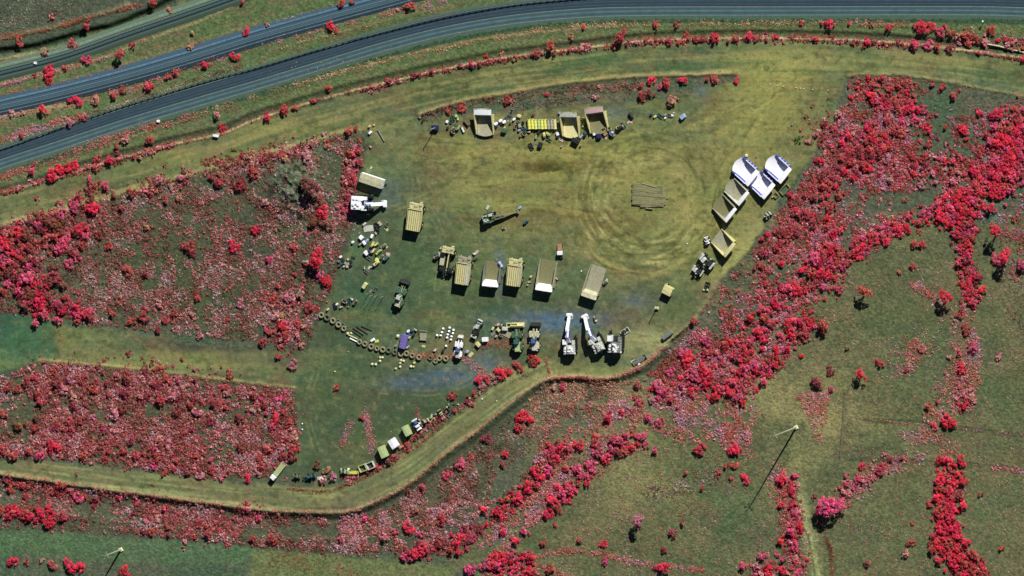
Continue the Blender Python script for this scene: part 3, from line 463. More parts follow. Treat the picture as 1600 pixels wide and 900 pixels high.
# landmarks that tell a bush's whereabouts
MARK = '''60,20|in the stony ground above the dark embankment
40,60|on the left end of the dark embankment
190,45|on the right end of the dark embankment
240,8|at the top edge beside the upper track
80,115|below the upper track near the left edge
200,80|between the two railway tracks
300,60|above the blue railway near its middle
385,50|between the tracks near the top
65,172|on the pale verge left below the blue railway
180,150|on the verge below the blue railway
270,115|on the verge between blue railway and highway
360,90|just above the highway near the blue railway
518,40|between blue railway and highway
540,5|at the top edge above the blue railway
640,8|at the top edge between railway and highway
130,188|on the pink verge left above the highway
40,215|at the left edge above the highway
220,217|on the verge below the highway at left
345,200|at the left end of the thin pale ridge
430,178|on the thin pale ridge above the haul road
500,145|on the pale ridge left of its middle
620,122|on the pale ridge above the yard entrance
750,92|on the pale ridge above the first tray
860,78|on the pale ridge where it nears the highway
970,60|on the pale ridge above the red thicket
1060,50|on the strip between ridge and highway
1140,60|on the pale ridge above the yard's right exit
1290,45|right of centre along the highway verge
1360,60|just left of the roadside grove
1440,45|in the roadside grove by the highway
1480,60|in the middle of the roadside grove
1550,55|at the right end of the roadside grove
720,170|on the bank behind the first tray
860,150|on the bank behind the yellow drums
930,140|on the bank behind the third tray
1030,130|in the red thicket at the bank's right end
1050,157|below the red thicket beside the scrap row
1120,125|at the far right tip of the bank
95,265|in the big clump beside the left haul road
160,255|right of the big clump by the haul road
210,243|alone on the pale ridge near the left
206,300|on the lower edge of the left haul road
360,285|in the upper plot below the haul road
100,340|in the upper left corner grove
135,365|at the heart of the left grove
45,370|on the left edge of the left grove
100,395|on the lower side of the left grove
42,435|in the grove at the left picture edge
70,480|at the grove's lower end by the corridor
200,425|in the middle of the upper plot
240,345|in the upper plot, left of centre
300,390|in the open part of the upper plot
380,370|left of the rocky heap
420,400|below the rocky heap
480,250|on the crest of the rocky heap
490,300|on the shaded flank of the rocky heap
505,335|at the foot of the rocky heap
555,250|beside the pale box trailer
545,305|left of the blue and white excavator
500,415|beside the left scrap heap
445,440|at the lower right of the upper plot
450,500|left of the row of big tyres
225,495|on the lower edge of the upper plot
300,500|among the furrows of the upper plot
120,495|above the green corridor at left
360,520|at the bottom of the upper plot
420,540|where the green corridor meets the yard
60,610|at the left end of the lower plot
25,660|at the left picture edge beside the lower plot
200,605|in the upper middle of the lower plot
270,610|at the top of the lower plot
360,620|in the upper right of the lower plot
430,650|on the yard side of the lower plot
445,705|just above the pale flatbed trailer
150,650|in the left half of the lower plot
260,680|in the lower middle of the lower plot
40,705|on the lower left corner of the lower plot
100,700|near the lower plot's bottom left
200,725|on the bottom edge of the lower plot
385,745|at the lower plot's bottom right corner
60,770|on the bank under the left lower road
60,805|in the crimson hedge at the left edge
160,785|right of the crimson hedge
240,825|on the strip below the lower road
350,820|below the lower road's straight
420,835|beneath the lower road, left of the bend
60,880|at the very bottom left edge
120,885|left of the small mast at the bottom
195,893|under the small mast's shadow
510,745|behind the green scrap by the bend
620,710|behind the two pale containers
700,640|along the scrap row above the bend
570,665|alone in the open lower yard
750,592|by the bluish puddle below the tyres
790,582|right of the bluish puddle
830,565|below the two parked loaders
560,820|just under the road bend
620,835|in the scrub below the road bend
650,865|at the bottom left end of the long belt
710,730|outside the bend, above the belt
680,800|between the bend and the belt
770,700|right of the rising lower road
815,658|under the loaders, beyond the road
870,605|just beyond the berm's lower turn
735,890|at the bottom edge below the belt
800,885|at the bottom middle edge
790,820|on the lower stretch of the belt
830,760|on the middle stretch of the belt
850,810|right of the belt's lower stretch
890,740|in the widest part of the belt
890,765|on the right flank of the belt
920,700|on the belt's upper stretch
965,690|at the belt's top end
1020,610|below the three excavators
1020,655|between the berm and the belt's top
940,655|left of the belt's top end
1080,600|at the lower left of the great diagonal grove
1085,505|by the yard's lower right corner
1110,540|right of the yard's lower right corner
1150,560|in the lower left of the great grove
1170,595|on the lower edge of the great grove
1200,530|in the centre of the great grove
1240,480|in the upper centre of the great grove
1280,440|on the right side of the great grove
1210,440|on the yard side of the great grove
1215,390|beside the khaki tray at right
1245,345|right of the white trays
1280,300|uphill right of the white trays
1320,250|above right of the white trays
1320,215|at the yard's upper right edge
1385,140|in the corner grove at top right
1420,168|in the lower half of the corner grove
1480,140|right of the corner grove
1400,205|below the corner grove
1450,250|in the pink scrub right of the yard
1505,202|right of the pale clearing
1557,180|at the upper right, near the picture edge
1590,215|at the right picture edge, upper part
1560,260|on the right edge grove
1520,310|where the right grove turns down
1460,335|on the arm reaching left from the right grove
1390,370|near the left tip of the right grove's arm
1330,390|between the great grove and the right arm
1512,370|in the narrow strand running down at right
1515,440|at the foot of the narrow strand
1565,380|right of the narrow strand
1570,410|by the dark shadows at the right edge
1430,385|in the open field under the right arm
1350,455|alone in the right field, casting a detached shadow
1478,463|in the right field, upper right
1510,510|in the string of bushes down the right field
1517,550|midway along the right field's string
1503,590|on the lower part of the right field's string
1288,508|standing clear, right of the great grove
1345,575|in the middle of the right field
1285,598|above the tall lamp mast
1400,570|in the dotted scrub of the right field
1480,658|at the lower end of the right field
1095,702|in the field left of the lamp mast
1150,705|just left of the lamp mast
1140,740|below left of the lamp mast
1225,755|beside the lamp mast's shadow tip
1235,790|above the vertical lane
1235,840|left of the vertical lane
1295,792|right of the vertical lane
1340,745|up right of the lane's big tree
1395,720|at the right end of the small diagonal hedge
1481,735|at the top of the vertical crimson hedge
1480,780|in the upper half of the vertical crimson hedge
1482,825|in the middle of the vertical crimson hedge
1500,870|in the lower part of the vertical crimson hedge
1530,895|at the bottom of the vertical crimson hedge
1560,820|right of the vertical crimson hedge
1420,855|left of the vertical crimson hedge
1000,815|alone in the lower middle field
1050,850|in the lower middle field
1035,887|on the bottom edge of the lower middle field
940,865|at the lower left of the middle field
1180,880|at the bottom edge left of the lane
1100,760|in the thin scrub of the middle field
1247,219|alone on bare dirt above the white trays'''
marks = [(float(m_.split('|')[0].split(',')[0]), float(m_.split('|')[0].split(',')[1]), m_.split('|')[1]) for m_ in MARK.split('\n')]
ORD = ['', 'second', 'third', 'fourth', 'fifth', 'sixth', 'seventh', 'eighth', 'ninth', 'tenth', 'eleventh', 'twelfth', 'thirteenth', 'fourteenth']
def assign_labels(items, noun_of):
    """items: list of (obj, px, py, r, word, where). Give every one a label no other has."""
    groups = {}
    for it in items: groups.setdefault((it[4], it[5]), []).append(it)
    for (word, where), g in groups.items():
        g.sort(key=lambda t: t[1])
        for i, it in enumerate(g):
            if len(g) == 1: lab = f'{word} {where}'
            elif len(g) == 2: lab = ('left ' if i == 0 else 'right ')+f'one of two, {word} {where}'
            elif i == 0: lab = f'leftmost {word} {where}'
            elif i == len(g)-1: lab = f'rightmost {word} {where}'
            else: lab = f'{ORD[i]} from left, {word} {where}'
            w_ = lab.split()
            it[0]['label'] = ' '.join(w_[:16])
def make_bush(px, py, r, pal, i, tree=False):
    kind = 'small' if r < 7 else ('mid' if r < 11.5 else 'big')
    z = hz(px, py); R = r*PX*1.08; hgt = R*rnd.uniform(.85, 1.15)*(.9 if kind != 'big' else .8)
    lift = 0
    if tree: hgt = R*1.2; lift = 3.2 if (px, py) in ((1350, 455), (1478, 463), (997, 815)) else 5.5 if px > 1550 else 1.6
    root = bpy.data.objects.new('tree' if tree else 'bush', None); COL.objects.link(root); root.empty_display_size = .5
    zc = lift+hgt*.45
    g = G(px+zc*1.1, py-zc*.42, z); root.location = g
    cr = bpy.data.objects.new('crown', PROT[kind][rnd.randrange(5)]); COL.objects.link(cr); cr.parent = root
    cr.scale = (R*rnd.uniform(.75, 1.25), R*rnd.uniform(.8, 1.15), hgt); cr.rotation_euler.z = rnd.uniform(0, 6.28); cr.location.z = lift
    c = lin(PAL[pal])*rnd.uniform(.82, 1.1); cr.color = (float(c[0]), float(c[1]*rnd.uniform(.82, 1.2)), float(c[2]*rnd.uniform(.82, 1.2)), 1)
    tk = bpy.data.objects.new('trunk', TRK[rnd.randrange(4)]); COL.objects.link(tk); tk.parent = root
    tk.scale = (R*.8, R*.8, (hgt+lift)*(1.25 if lift else 1)); tk.rotation_euler.z = rnd.uniform(0, 6.28)
    root['category'] = 'tree' if tree else 'bush'; root['group'] = 'trees standing in the scrub and fields' if tree else 'red and pink bushes'
    return root
items = []
for i, (px, py, r, pal) in enumerate(big):
    tree = (px, py) in TREES
    o = make_bush(px, py, r, pal, i, tree)
    w = min(marks, key=lambda m_: (m_[0]-px)**2+(m_[1]-py)**2)[2]
    sz = 'large' if r >= 10.5 else ('small' if r < 7.5 else 'round')
    items.append((o, px, py, r, f"{sz} {CN[pal]} {'tree' if tree else 'bush'}", w))
assign_labels(items, None)
# the smaller ones beyond 300, as one thicket
def merged_bushes(name, lst, seed, label):
    Vs, Fs, Cs = [], [], []; nv = 0; r_ = random.Random(seed)
    data = {k: [(np.array([v.co[:] for v in m_.vertices]), np.array([p.vertices[:] for p in m_.polygons]), np.array([a.color[:3] for a in m_.color_attributes[0].data])) for m_ in PROT[k]] for k in ('small', 'mid')}
    for (px, py, r, pal) in lst:
        k = 'small' if r < 7 else 'mid'; v, f, c = data[k][r_.randrange(5)]; R = r*PX*1.08; h_ = R*r_.uniform(.7, 1.1); a = r_.uniform(0, 6.28); ca, sa = math.cos(a), math.sin(a)
        g = G(px+h_*.5, py-h_*.2, hz(px, py)-.05); sx, sy = R*r_.uniform(.85, 1.15), R*r_.uniform(.85, 1.15)
        x, y = v[:, 0]*sx, v[:, 1]*sy; w_ = np.stack([x*ca-y*sa+g.x, x*sa+y*ca+g.y, v[:, 2]*h_+g.z], 1)
        cc = lin(PAL[pal])*r_.uniform(.8, 1.1)*np.array([1, r_.uniform(.82, 1.2), r_.uniform(.82, 1.2)])
        Vs.append(w_); Fs.append(f+nv); Cs.append(c*cc); nv += len(v)
    me = ray_mesh(name, np.vstack(Vs), np.vstack(Fs), np.vstack(Cs)); me.materials.append(fm)
    o = bpy.data.objects.new(name, me); COL.objects.link(o); tag(o, label, 'thicket', kind='stuff')
merged_bushes('thicket', rest, 3, 'smaller red and pink bushes massed between the larger ones')
# low scrub and tufts
DM = 2.7
EX = [(1440, 160, 30, 16, .2), (1325, 290, 16, 10, .3), (1360, 255, 20, 8, .4), (1400, 240, 24, 8, .3), (1290, 330, 14, 8, .4), (1250, 420, 10, 16, .3), (1500, 240, 26, 10, .3), (1200, 400, 10, 22, .4), (456, 285, 34, 34, .22), (340, 470, 30, 20, .7), (1160, 560, 14, 30, .3), (1415, 318, 60, 20, .06), (1450, 352, 40, 16, .05), (1490, 158, 55, 22, .10), (1550, 155, 30, 16, .1), (1395, 148, 10, 9, .1), (262, 408, 26, 20, .5), (300, 470, 20, 16, .5), (28, 640, 24, 34, .2), (20, 560, 30, 20, .5), (378, 330, 20, 16, .25), (290, 570, 16, 14, .4), (262, 640, 22, 12, .3), (365, 650, 34, 14, .3), (150, 590, 18, 8, .4), (1385, 490, 50, 40, .0), (900, 655, 40, 14, .5), (505, 250, 16, 40, .25), (330, 268, 20, 14, .5), (1340, 330, 26, 16, .4), (1360, 350, 16, 12, .4), (1300, 320, 12, 12, .5), (90, 540, 30, 14, .6), (390, 640, 26, 12, .4), (25, 640, 22, 14, .4), (440, 830, 40, 10, .5), (600, 800, 30, 10, .5)]
def scatter(name, specs, seed, label, cat):
    r = np.random.default_rng(seed); PXs, PYs, RR, CC = [], [], [], []
    for (shape, dens, ra, rb, cols, clump) in specs:      # dens = tufts per square metre at full density
        if isinstance(shape[0], tuple) and len(shape) > 2 and shape[-1] == 'poly' or shape[-1] == 'poly':
            P = np.array(shape[:-1], float); lo, hi = P.min(0), P.max(0)
            n_ = int((hi[0]-lo[0])*(hi[1]-lo[1])*PX*PX*dens*DM); x = r.uniform(lo[0], hi[0], n_); y = r.uniform(lo[1], hi[1], n_)
            jx = x+(r.random(n_)-.5)*8; jy = y+(r.random(n_)-.5)*8; s = np.zeros(n_, bool)
            for k in range(len(P)):
                x1, y1 = P[k]; x2, y2 = P[(k+1) % len(P)]
                if y1 == y2: continue
                s ^= ((y1 > jy) != (y2 > jy)) & (jx < (x2-x1)*(jy-y1)/(y2-y1)+x1)
            x, y = x[s], y[s]
        else:
            hw = shape[-1]; P = spline(shape[:-1], 6); L = np.concatenate([[0], np.cumsum(np.hypot(*np.diff(P, axis=0).T))])
            n_ = int(L[-1]*hw*2*PX*PX*dens*DM); t = r.random(n_)*L[-1]
            x = np.interp(t, L, P[:, 0])+r.normal(size=n_)*hw*.5; y = np.interp(t, L, P[:, 1])+r.normal(size=n_)*hw*.5
        # clumping
        c1 = fbm(x, y, 26, 3, seed+5); c2 = fbm(x, y, 8, 2, seed+9)
        keep = r.random(len(x)) < np.clip(.62+(c1-.5)*4.5*clump+(c2-.5)*3*clump, .04, 1)
        keep &= (x > -30) & (x < 1630) & (y > -30) & (y < 930)
        for (ex, ey, ea, eb, ew) in EX: keep &= ~(((x+fbm(x, y, 12, 2, 77)*16-8-ex)/ea)**2+((y+fbm(x, y, 12, 2, 78)*12-6-ey)/eb)**2 < 1) | (r.random(len(x)) < ew)
        x, y, c1 = x[keep], y[keep], c1[keep]
        hue = fbm(x, y, 20, 3, seed+17); m_ = len(x); ca = lin(np.array(cols[0]))[None]; ar = np.array([lin(np.array(c_)) for c_ in cols])
        u = np.clip((hue-.5)*2.2+.5+r.normal(size=m_)*.30, 0, .999)*(len(cols)-1); i0 = u.astype(int); f = (u-i0)[:, None]
        cc = ar[i0]*(1-f)+ar[i0+1]*f; cc = cc*(.58+.62*r.random(m_))[:, None]
        PXs.append(x); PYs.append(y); RR.append(r.uniform(ra, rb, m_)*(.5+.65*r.random(m_))); CC.append(cc)
    x = np.concatenate(PXs); y = np.concatenate(PYs); R = np.concatenate(RR); cc = np.vstack(CC)
    z = hzv(x, y); t0 = -Bz.x/Bz.z
    o0 = G(0, 0); wx_ = o0.x+x*Gx.x+y*Gy.x; wy_ = o0.y+x*Gx.y+y*Gy.y
    C = np.stack([wx_, wy_, z], 1); V, F, ix = leaf_cloud(C, R, 9, R*.42, seed+2, flat=.9, up=.5)
    V[:, 2] = np.maximum(V[:, 2], z[ix]-.05)
    fac = np.repeat(.7+.6*r.random(len(F)), 3)[:, None]
    me = ray_mesh(name, V, F, np.clip(cc[ix]*fac, 0, 1)); me.materials.append(fm)
    o = bpy.data.objects.new(name, me); COL.objects.link(o); tag(o, label, cat, kind='stuff'); print(name, len(x)); return o
dp = [(132, 90, 76), (184, 112, 104), (186, 98, 98), (214, 146, 142), (200, 160, 166)]
pp = [(196, 110, 100), (226, 140, 130), (232, 160, 160), (206, 150, 180)]
gp = [(96, 92, 76), (150, 110, 100), (150, 140, 120), (196, 178, 160)]
tan = [(150, 140, 90), (196, 170, 120), (214, 160, 130), (226, 200, 150)]
U = 'poly'
scatter('low_scrub', [
 ([(0, 356), (200, 304), (400, 252), (552, 206), (562, 300), (540, 360), (520, 440), (480, 540), (240, 516), (60, 492), (-30, 486), (-30, 366), U], .95, .35, .95, dp, .6),
 ([(0, 356), (200, 304), (400, 252), (552, 206), (562, 300), (540, 360), (520, 440), (480, 540), (240, 516), (60, 492), (-30, 486), (-30, 366), U], .5, .3, .7, gp, .5),
 ([(62, 567), (300, 593), (456, 611), (466, 690), (420, 745), (300, 742), (100, 716), (-20, 714), (-20, 598), U], 1.15, .45, 1.1, dp, .75),
 ([(62, 567), (300, 593), (456, 611), (466, 690), (420, 745), (300, 742), (100, 716), (-20, 714), (-20, 598), U], .35, .35, .9, pp, .6),
 ([(-30, 745), (150, 768), (380, 800), (520, 812), (600, 800), (720, 720), (780, 700), (760, 800), (640, 872), (500, 862), (340, 846), (200, 834), (-30, 820), U], 1.0, .4, 1.0, dp, .7),
 ([(500, 815), (640, 790), (780, 780), (700, 850), (560, 860), U], .8, .4, .9, pp, .5),
 ([(560, 812), (640, 772), (760, 682), (850, 612), (960, 600), (1020, 600), (880, 660), (780, 740), (660, 830), (580, 850), U], .8, .3, .75, [(90, 84, 70), (150, 104, 92), (196, 130, 124), (170, 160, 150)], .6),
 ([(1340, 122), (1420, 122), (1470, 160), (1430, 230), (1560, 260), (1500, 330), (1420, 340), (1330, 400), (1280, 470), (1200, 590), (1060, 620), (1000, 600), (1090, 510), (1140, 430), (1200, 360), (1270, 260), (1310, 180), U], 1.1, .4, 1.05, [(156, 92, 76), (196, 96, 90), (220, 84, 100), (226, 150, 150), (204, 140, 170)], .7),
 ([(1150, 440), (1200, 380), (1260, 270), (1310, 190), (1330, 200), (1290, 300), (1230, 390), (1190, 450), (1110, 560), (1060, 590), (1010, 590), (1080, 520), U], .7, .3, .75, gp, .6),
 ([(1470, 150), (1620, 160), (1620, 440), (1560, 440), (1560, 300), (1500, 250), U], .6, .4, .9, [(150, 88, 76), (200, 80, 90), (224, 120, 150), (190, 160, 180)], .9),
 ([(860, 640), (1040, 610), (1180, 610), (1170, 690), (1060, 690), (1000, 660), (900, 740), (840, 820), (740, 860), (820, 770), U], 1.3, .35, .85, pp, .6),
 ([(850, 600), (960, 596), (1060, 600), (900, 660), (800, 690), (820, 640), U], 1.2, .3, .75, [(150, 110, 90), (206, 150, 130), (220, 160, 130)], .5),
 ([(1400, 680), (1440, 668), (1500, 690), (1495, 715), (1470, 712), (1460, 690), (1430, 695), U], 1.4, .3, .7, pp, .2),
 ([(1240, 615), (1300, 610), (1290, 660), (1280, 700), (1262, 650), U], 1.8, .3, .7, pp, .3),
 ([(1460, 470), (1520, 460), (1535, 560), (1530, 640), (1440, 660), (1450, 600), (1490, 560), U], .9, .3, .8, pp, .7),
 ([(1100, 640), (1200, 640), (1170, 670), (1180, 720), (1130, 700), U], .9, .3, .7, pp, .5),
 ([(1350, 655), (1600, 680), 2], .8, .3, .6, pp, .8), ([(1550, 730), (1600, 736), 4], 2.5, .4, .8, pp, .2), ([(1480, 730), (1482, 850), (1530, 905), 24], .6, .3, .7, pp, .4),
 ([(1300, 800), (1340, 760), (1400, 725), (1440, 718), 14], 1.2, .35, .8, pp, .5), ([(1215, 740), (1240, 830), (1250, 900), 18], 1.3, .35, .8, pp, .4),
 ([(1270, 800), (1295, 850), (1302, 910), 4], 1.6, .3, .6, [(120, 80, 60), (196, 120, 100)], .4),
 ([(840, 870), (900, 860), (1000, 880), (1100, 890), 5], 1.8, .3, .7, pp, .3), ([(770, 860), (830, 880), (900, 905), 5], 1.3, .3, .7, pp, .3),
 ([(1010, 770), (1060, 760), (1120, 745), 16], .9, .3, .7, gp, .8), ([(830, 800), (780, 870), (760, 905), 12], .8, .4, .8, pp, .5),
 ([(1370, 560), (1440, 540), (1400, 590), 16], .8, .3, .7, pp, .9), ([(1340, 450), (1370, 460), 10], 1.6, .3, .7, pp, .5), ([(1400, 440), (1440, 450), (1460, 470), 8], 1.6, .3, .7, pp, .6),
 ([(660, 185), (720, 165), (800, 152), (900, 140), (1000, 135), 8], 1.2, .3, .7, [(84, 80, 60), (170, 96, 84), (180, 130, 120)], .6),
 ([(800, 168), (860, 160), (930, 150), 8], 1.0, .3, .6, gp, .5),
], 200, 'low dusty pink and grey scrub covering the plots and field margins', 'scrub')
scatter('verge_scrub', [
 ([(-30, 308), (62, 283), (175, 250), (275, 223), (350, 206), (400, 184), (560, 138), (700, 104), (850, 82), (1000, 62), (1200, 57), (1420, 66), (1600, 92), 4], 2.2, .25, .6, [(104, 84, 62), (180, 90, 76), (196, 130, 104)], .5),
 ([(0, 278), (60, 258), (120, 236), (200, 208), (300, 180), 8], 1.9, .25, .6, [(196, 120, 100), (220, 150, 140)], .5),
 ([(300, 180), (420, 145), (560, 105), (700, 74), (860, 44), (1000, 38), (1300, 36), (1420, 42), 4.5], 2.2, .2, .5, tan, .5),
 ([(0, 218), (60, 200), (130, 180), 7], 2.0, .3, .7, pp, .3), ([(130, 182), (230, 150), (330, 118), (380, 104), 5], 1.6, .3, .6, gp, .4),
 ([(400, 90), (470, 66), (560, 44), (610, 33), 2.5], 1.6, .2, .5, tan, .4), ([(400, 130), (560, 95), 26], .10, .2, .4, tan, .2),
 ([(0, 185), (60, 170), (200, 140), (330, 95), (500, 48), (640, 14), (700, 2), 7], 1.2, .25, .55, pp, .8), ([(0, 148), (100, 130), (180, 108), (260, 84), (320, 68), 4], .9, .25, .5, [(150, 100, 70), (200, 130, 100)], .7),
 ([(420, 38), (480, 20), (540, 4), 3], 1.2, .2, .5, tan, .5), ([(0, 134), (50, 120), (110, 105), (170, 88), (230, 62), 3.5], 2.0, .25, .55, pp, .6),
 ([(0, 97), (60, 84), (130, 66), (200, 50), (280, 22), 3], 1.8, .25, .5, pp, .6), ([(-20, 62), (0, 58), (60, 48), (130, 30), (220, 6), 5], 1.6, .25, .6, [(150, 90, 66), (206, 120, 100)], .4),
 ([(-20, -20), (120, -20), (120, 20), (0, 50), (-20, 55), U], .5, .25, .55, gp, .6), ([(60, 5), (130, 0), (180, 25), (110, 36), U], .4, .2, .5, gp, .6),
 ([(0, 40), (60, 30), (100, 20), 12], .5, .25, .5, gp, .6), ([(1450, 70), (1540, 84), (1600, 95), 3], 1.2, .25, .6, pp, .4), ([(1500, 45), (1600, 50), 6], .7, .25, .5, tan, .5), ([(1330, 35), (1420, 35), 5], 1.0, .25, .5, pp, .5),
 ([(0, 738), (150, 761), (300, 781), (400, 793), (500, 800), (560, 795), (640, 756), (700, 706), (750, 670), (800, 626), (850, 593), 3], 1.6, .2, .55, [(170, 110, 84), (214, 150, 124)], .4),
 ([(855, 590), (900, 588), (950, 590), (1000, 573), (1040, 541), 4], 2.6, .25, .6, [(196, 110, 96), (226, 150, 140)], .2),
 ([(852, 560), (856, 575), (862, 590), 3], 3, .25, .6, [(170, 100, 84), (206, 140, 120)], .2),
 ([(1130, 440), (1095, 490), (1050, 540), 4], 1.0, .25, .55, [(150, 110, 84), (206, 130, 110)], .5),
 ([(548, 660), (534, 698), 7], 3.2, .2, .5, pp, .2), ([(568, 642), (576, 670), (582, 704), 8], 3.2, .25, .55, pp, .2), ([(535, 690), (570, 700), 3], .6, .2, .4, tan, .2),
 ([(650, 635), (652, 650), (660, 668), 5], 2.2, .25, .5, pp, .2), ([(640, 553), (680, 557), (720, 558), 4], 3.2, .25, .6, [(196, 104, 84), (222, 132, 110), (230, 150, 140)], .1),
 ([(725, 560), (745, 575), (760, 590), 6], 2.2, .25, .55, pp, .3), ([(760, 535), (790, 540), (800, 530), 5], 2.2, .25, .6, [(196, 104, 84), (222, 132, 120)], .2), ([(690, 590), (720, 598), (715, 588), 3], 1.2, .2, .4, tan, .2),
 ([(90, 515), (95, 535), 5], 2.2, .2, .4, [(150, 110, 70), (190, 110, 90)], .2), ([(780, 570), (800, 590), (830, 580), 7], .9, .25, .5, tan, .3), ([(700, 650), (750, 610), (790, 595), 3], 1.6, .25, .5, gp, .3),
 ([(390, 760), (391, 785), 2.5], 2.5, .2, .4, pp, .2), ([(450, 762), (500, 768), (560, 750), (640, 705), (700, 655), 3.5], 1.4, .25, .6, [(130, 80, 60), (190, 106, 90)], .3),
 ([(565, 520), (590, 660), (520, 700), 40], .015, .2, .4, tan, 0), ([(1330, 120), (1420, 122), (1600, 152), 4], .8, .25, .5, [(150, 96, 70), (196, 140, 110)], .5),
 ([(0, 352), (200, 300), (400, 246), (560, 204), 3.5], 1.2, .25, .6, [(170, 140, 96), (206, 150, 124)], .4), ([(60, 566), (300, 590), (456, 608), 3], 1.2, .25, .5, [(190, 130, 110), (206, 150, 124)], .3),
 ([(540, 330), (560, 350), (545, 370), 10], .8, .25, .5, gp, .4), ([(420, 868), (520, 888), (560, 900), 16], .6, .25, .5, [(160, 100, 76), (206, 140, 110)], .5),
], 300, 'small pale tufts along the verges, ridges and scrap rows', 'tufts')
scatter('field_tufts', [
 ([(840, 780), (980, 690), (1180, 690), (1260, 900), (860, 910), U], .22, .2, .5, pp, 1.1), ([(1290, 700), (1460, 690), (1470, 900), (1300, 900), U], .16, .2, .5, pp, 1.1), ([(1290, 430), (1520, 400), (1520, 680), (1200, 640), U], .16, .2, .5, pp, 1.1), ([(1500, 460), (1620, 440), (1620, 900), (1500, 880), U], .14, .2, .45, pp, 1.1),
 ([(1200, 590), (1320, 430), (1440, 350), (1620, 300), (1620, 920), (1290, 920), (1270, 760), (1180, 700), U], .16, .16, .34, tan, .5),
 ([(820, 800), (980, 700), (1180, 690), (1260, 920), (860, 920), U], .2, .16, .36, tan, .5),
 ([(870, 860), (980, 740), (1080, 720), (1100, 800), (960, 840), U], .3, .18, .4, tan, .5),
 ([(700, 740), (800, 700), (830, 760), (720, 820), (620, 800), U], .4, .18, .4, tan, .5),
 ([(1300, 480), (1420, 440), (1470, 520), (1380, 600), (1290, 590), U], .2, .18, .4, tan, .5),
 ([(1560, 540), (1620, 540), (1620, 900), (1540, 900), U], .2, .18, .36, tan, .5),
 ([(1560, 420), (1620, 420), (1620, 520), (1570, 520), U], .6, .25, .5, gp, .5),
 ([(0, 270), (300, 170), (600, 85), (900, 40), (1200, 38), 16], .12, .15, .3, tan, .4),
 ([(1300, 820), (1460, 780), (1470, 900), (1320, 900), U], .18, .16, .34, tan, .4),
], 400, 'sparse tan grass tufts dotting the open fields', 'grass tufts')
scatter('belt_undergrowth', BELT_SPECS, 450, 'crimson and pink undergrowth filling the bush belts', 'undergrowth')
scatter('heap_rocks', [([(420, 250), (500, 250), (520, 320), (470, 350), (420, 330), U], 1.4, .2, .5, [(44, 48, 40), (96, 104, 84), (140, 146, 120)], .2), ([(380, 300), (440, 330), (400, 400), (330, 380), U], .5, .2, .5, [(80, 84, 72), (150, 150, 130)], .6), ([(1535, 322), (1565, 325), (1560, 355), (1538, 350), U], 2.5, .25, .5, [(90, 110, 96), (150, 170, 150)], .1)], 500, 'loose grey green rubble on the heaps', 'rubble')
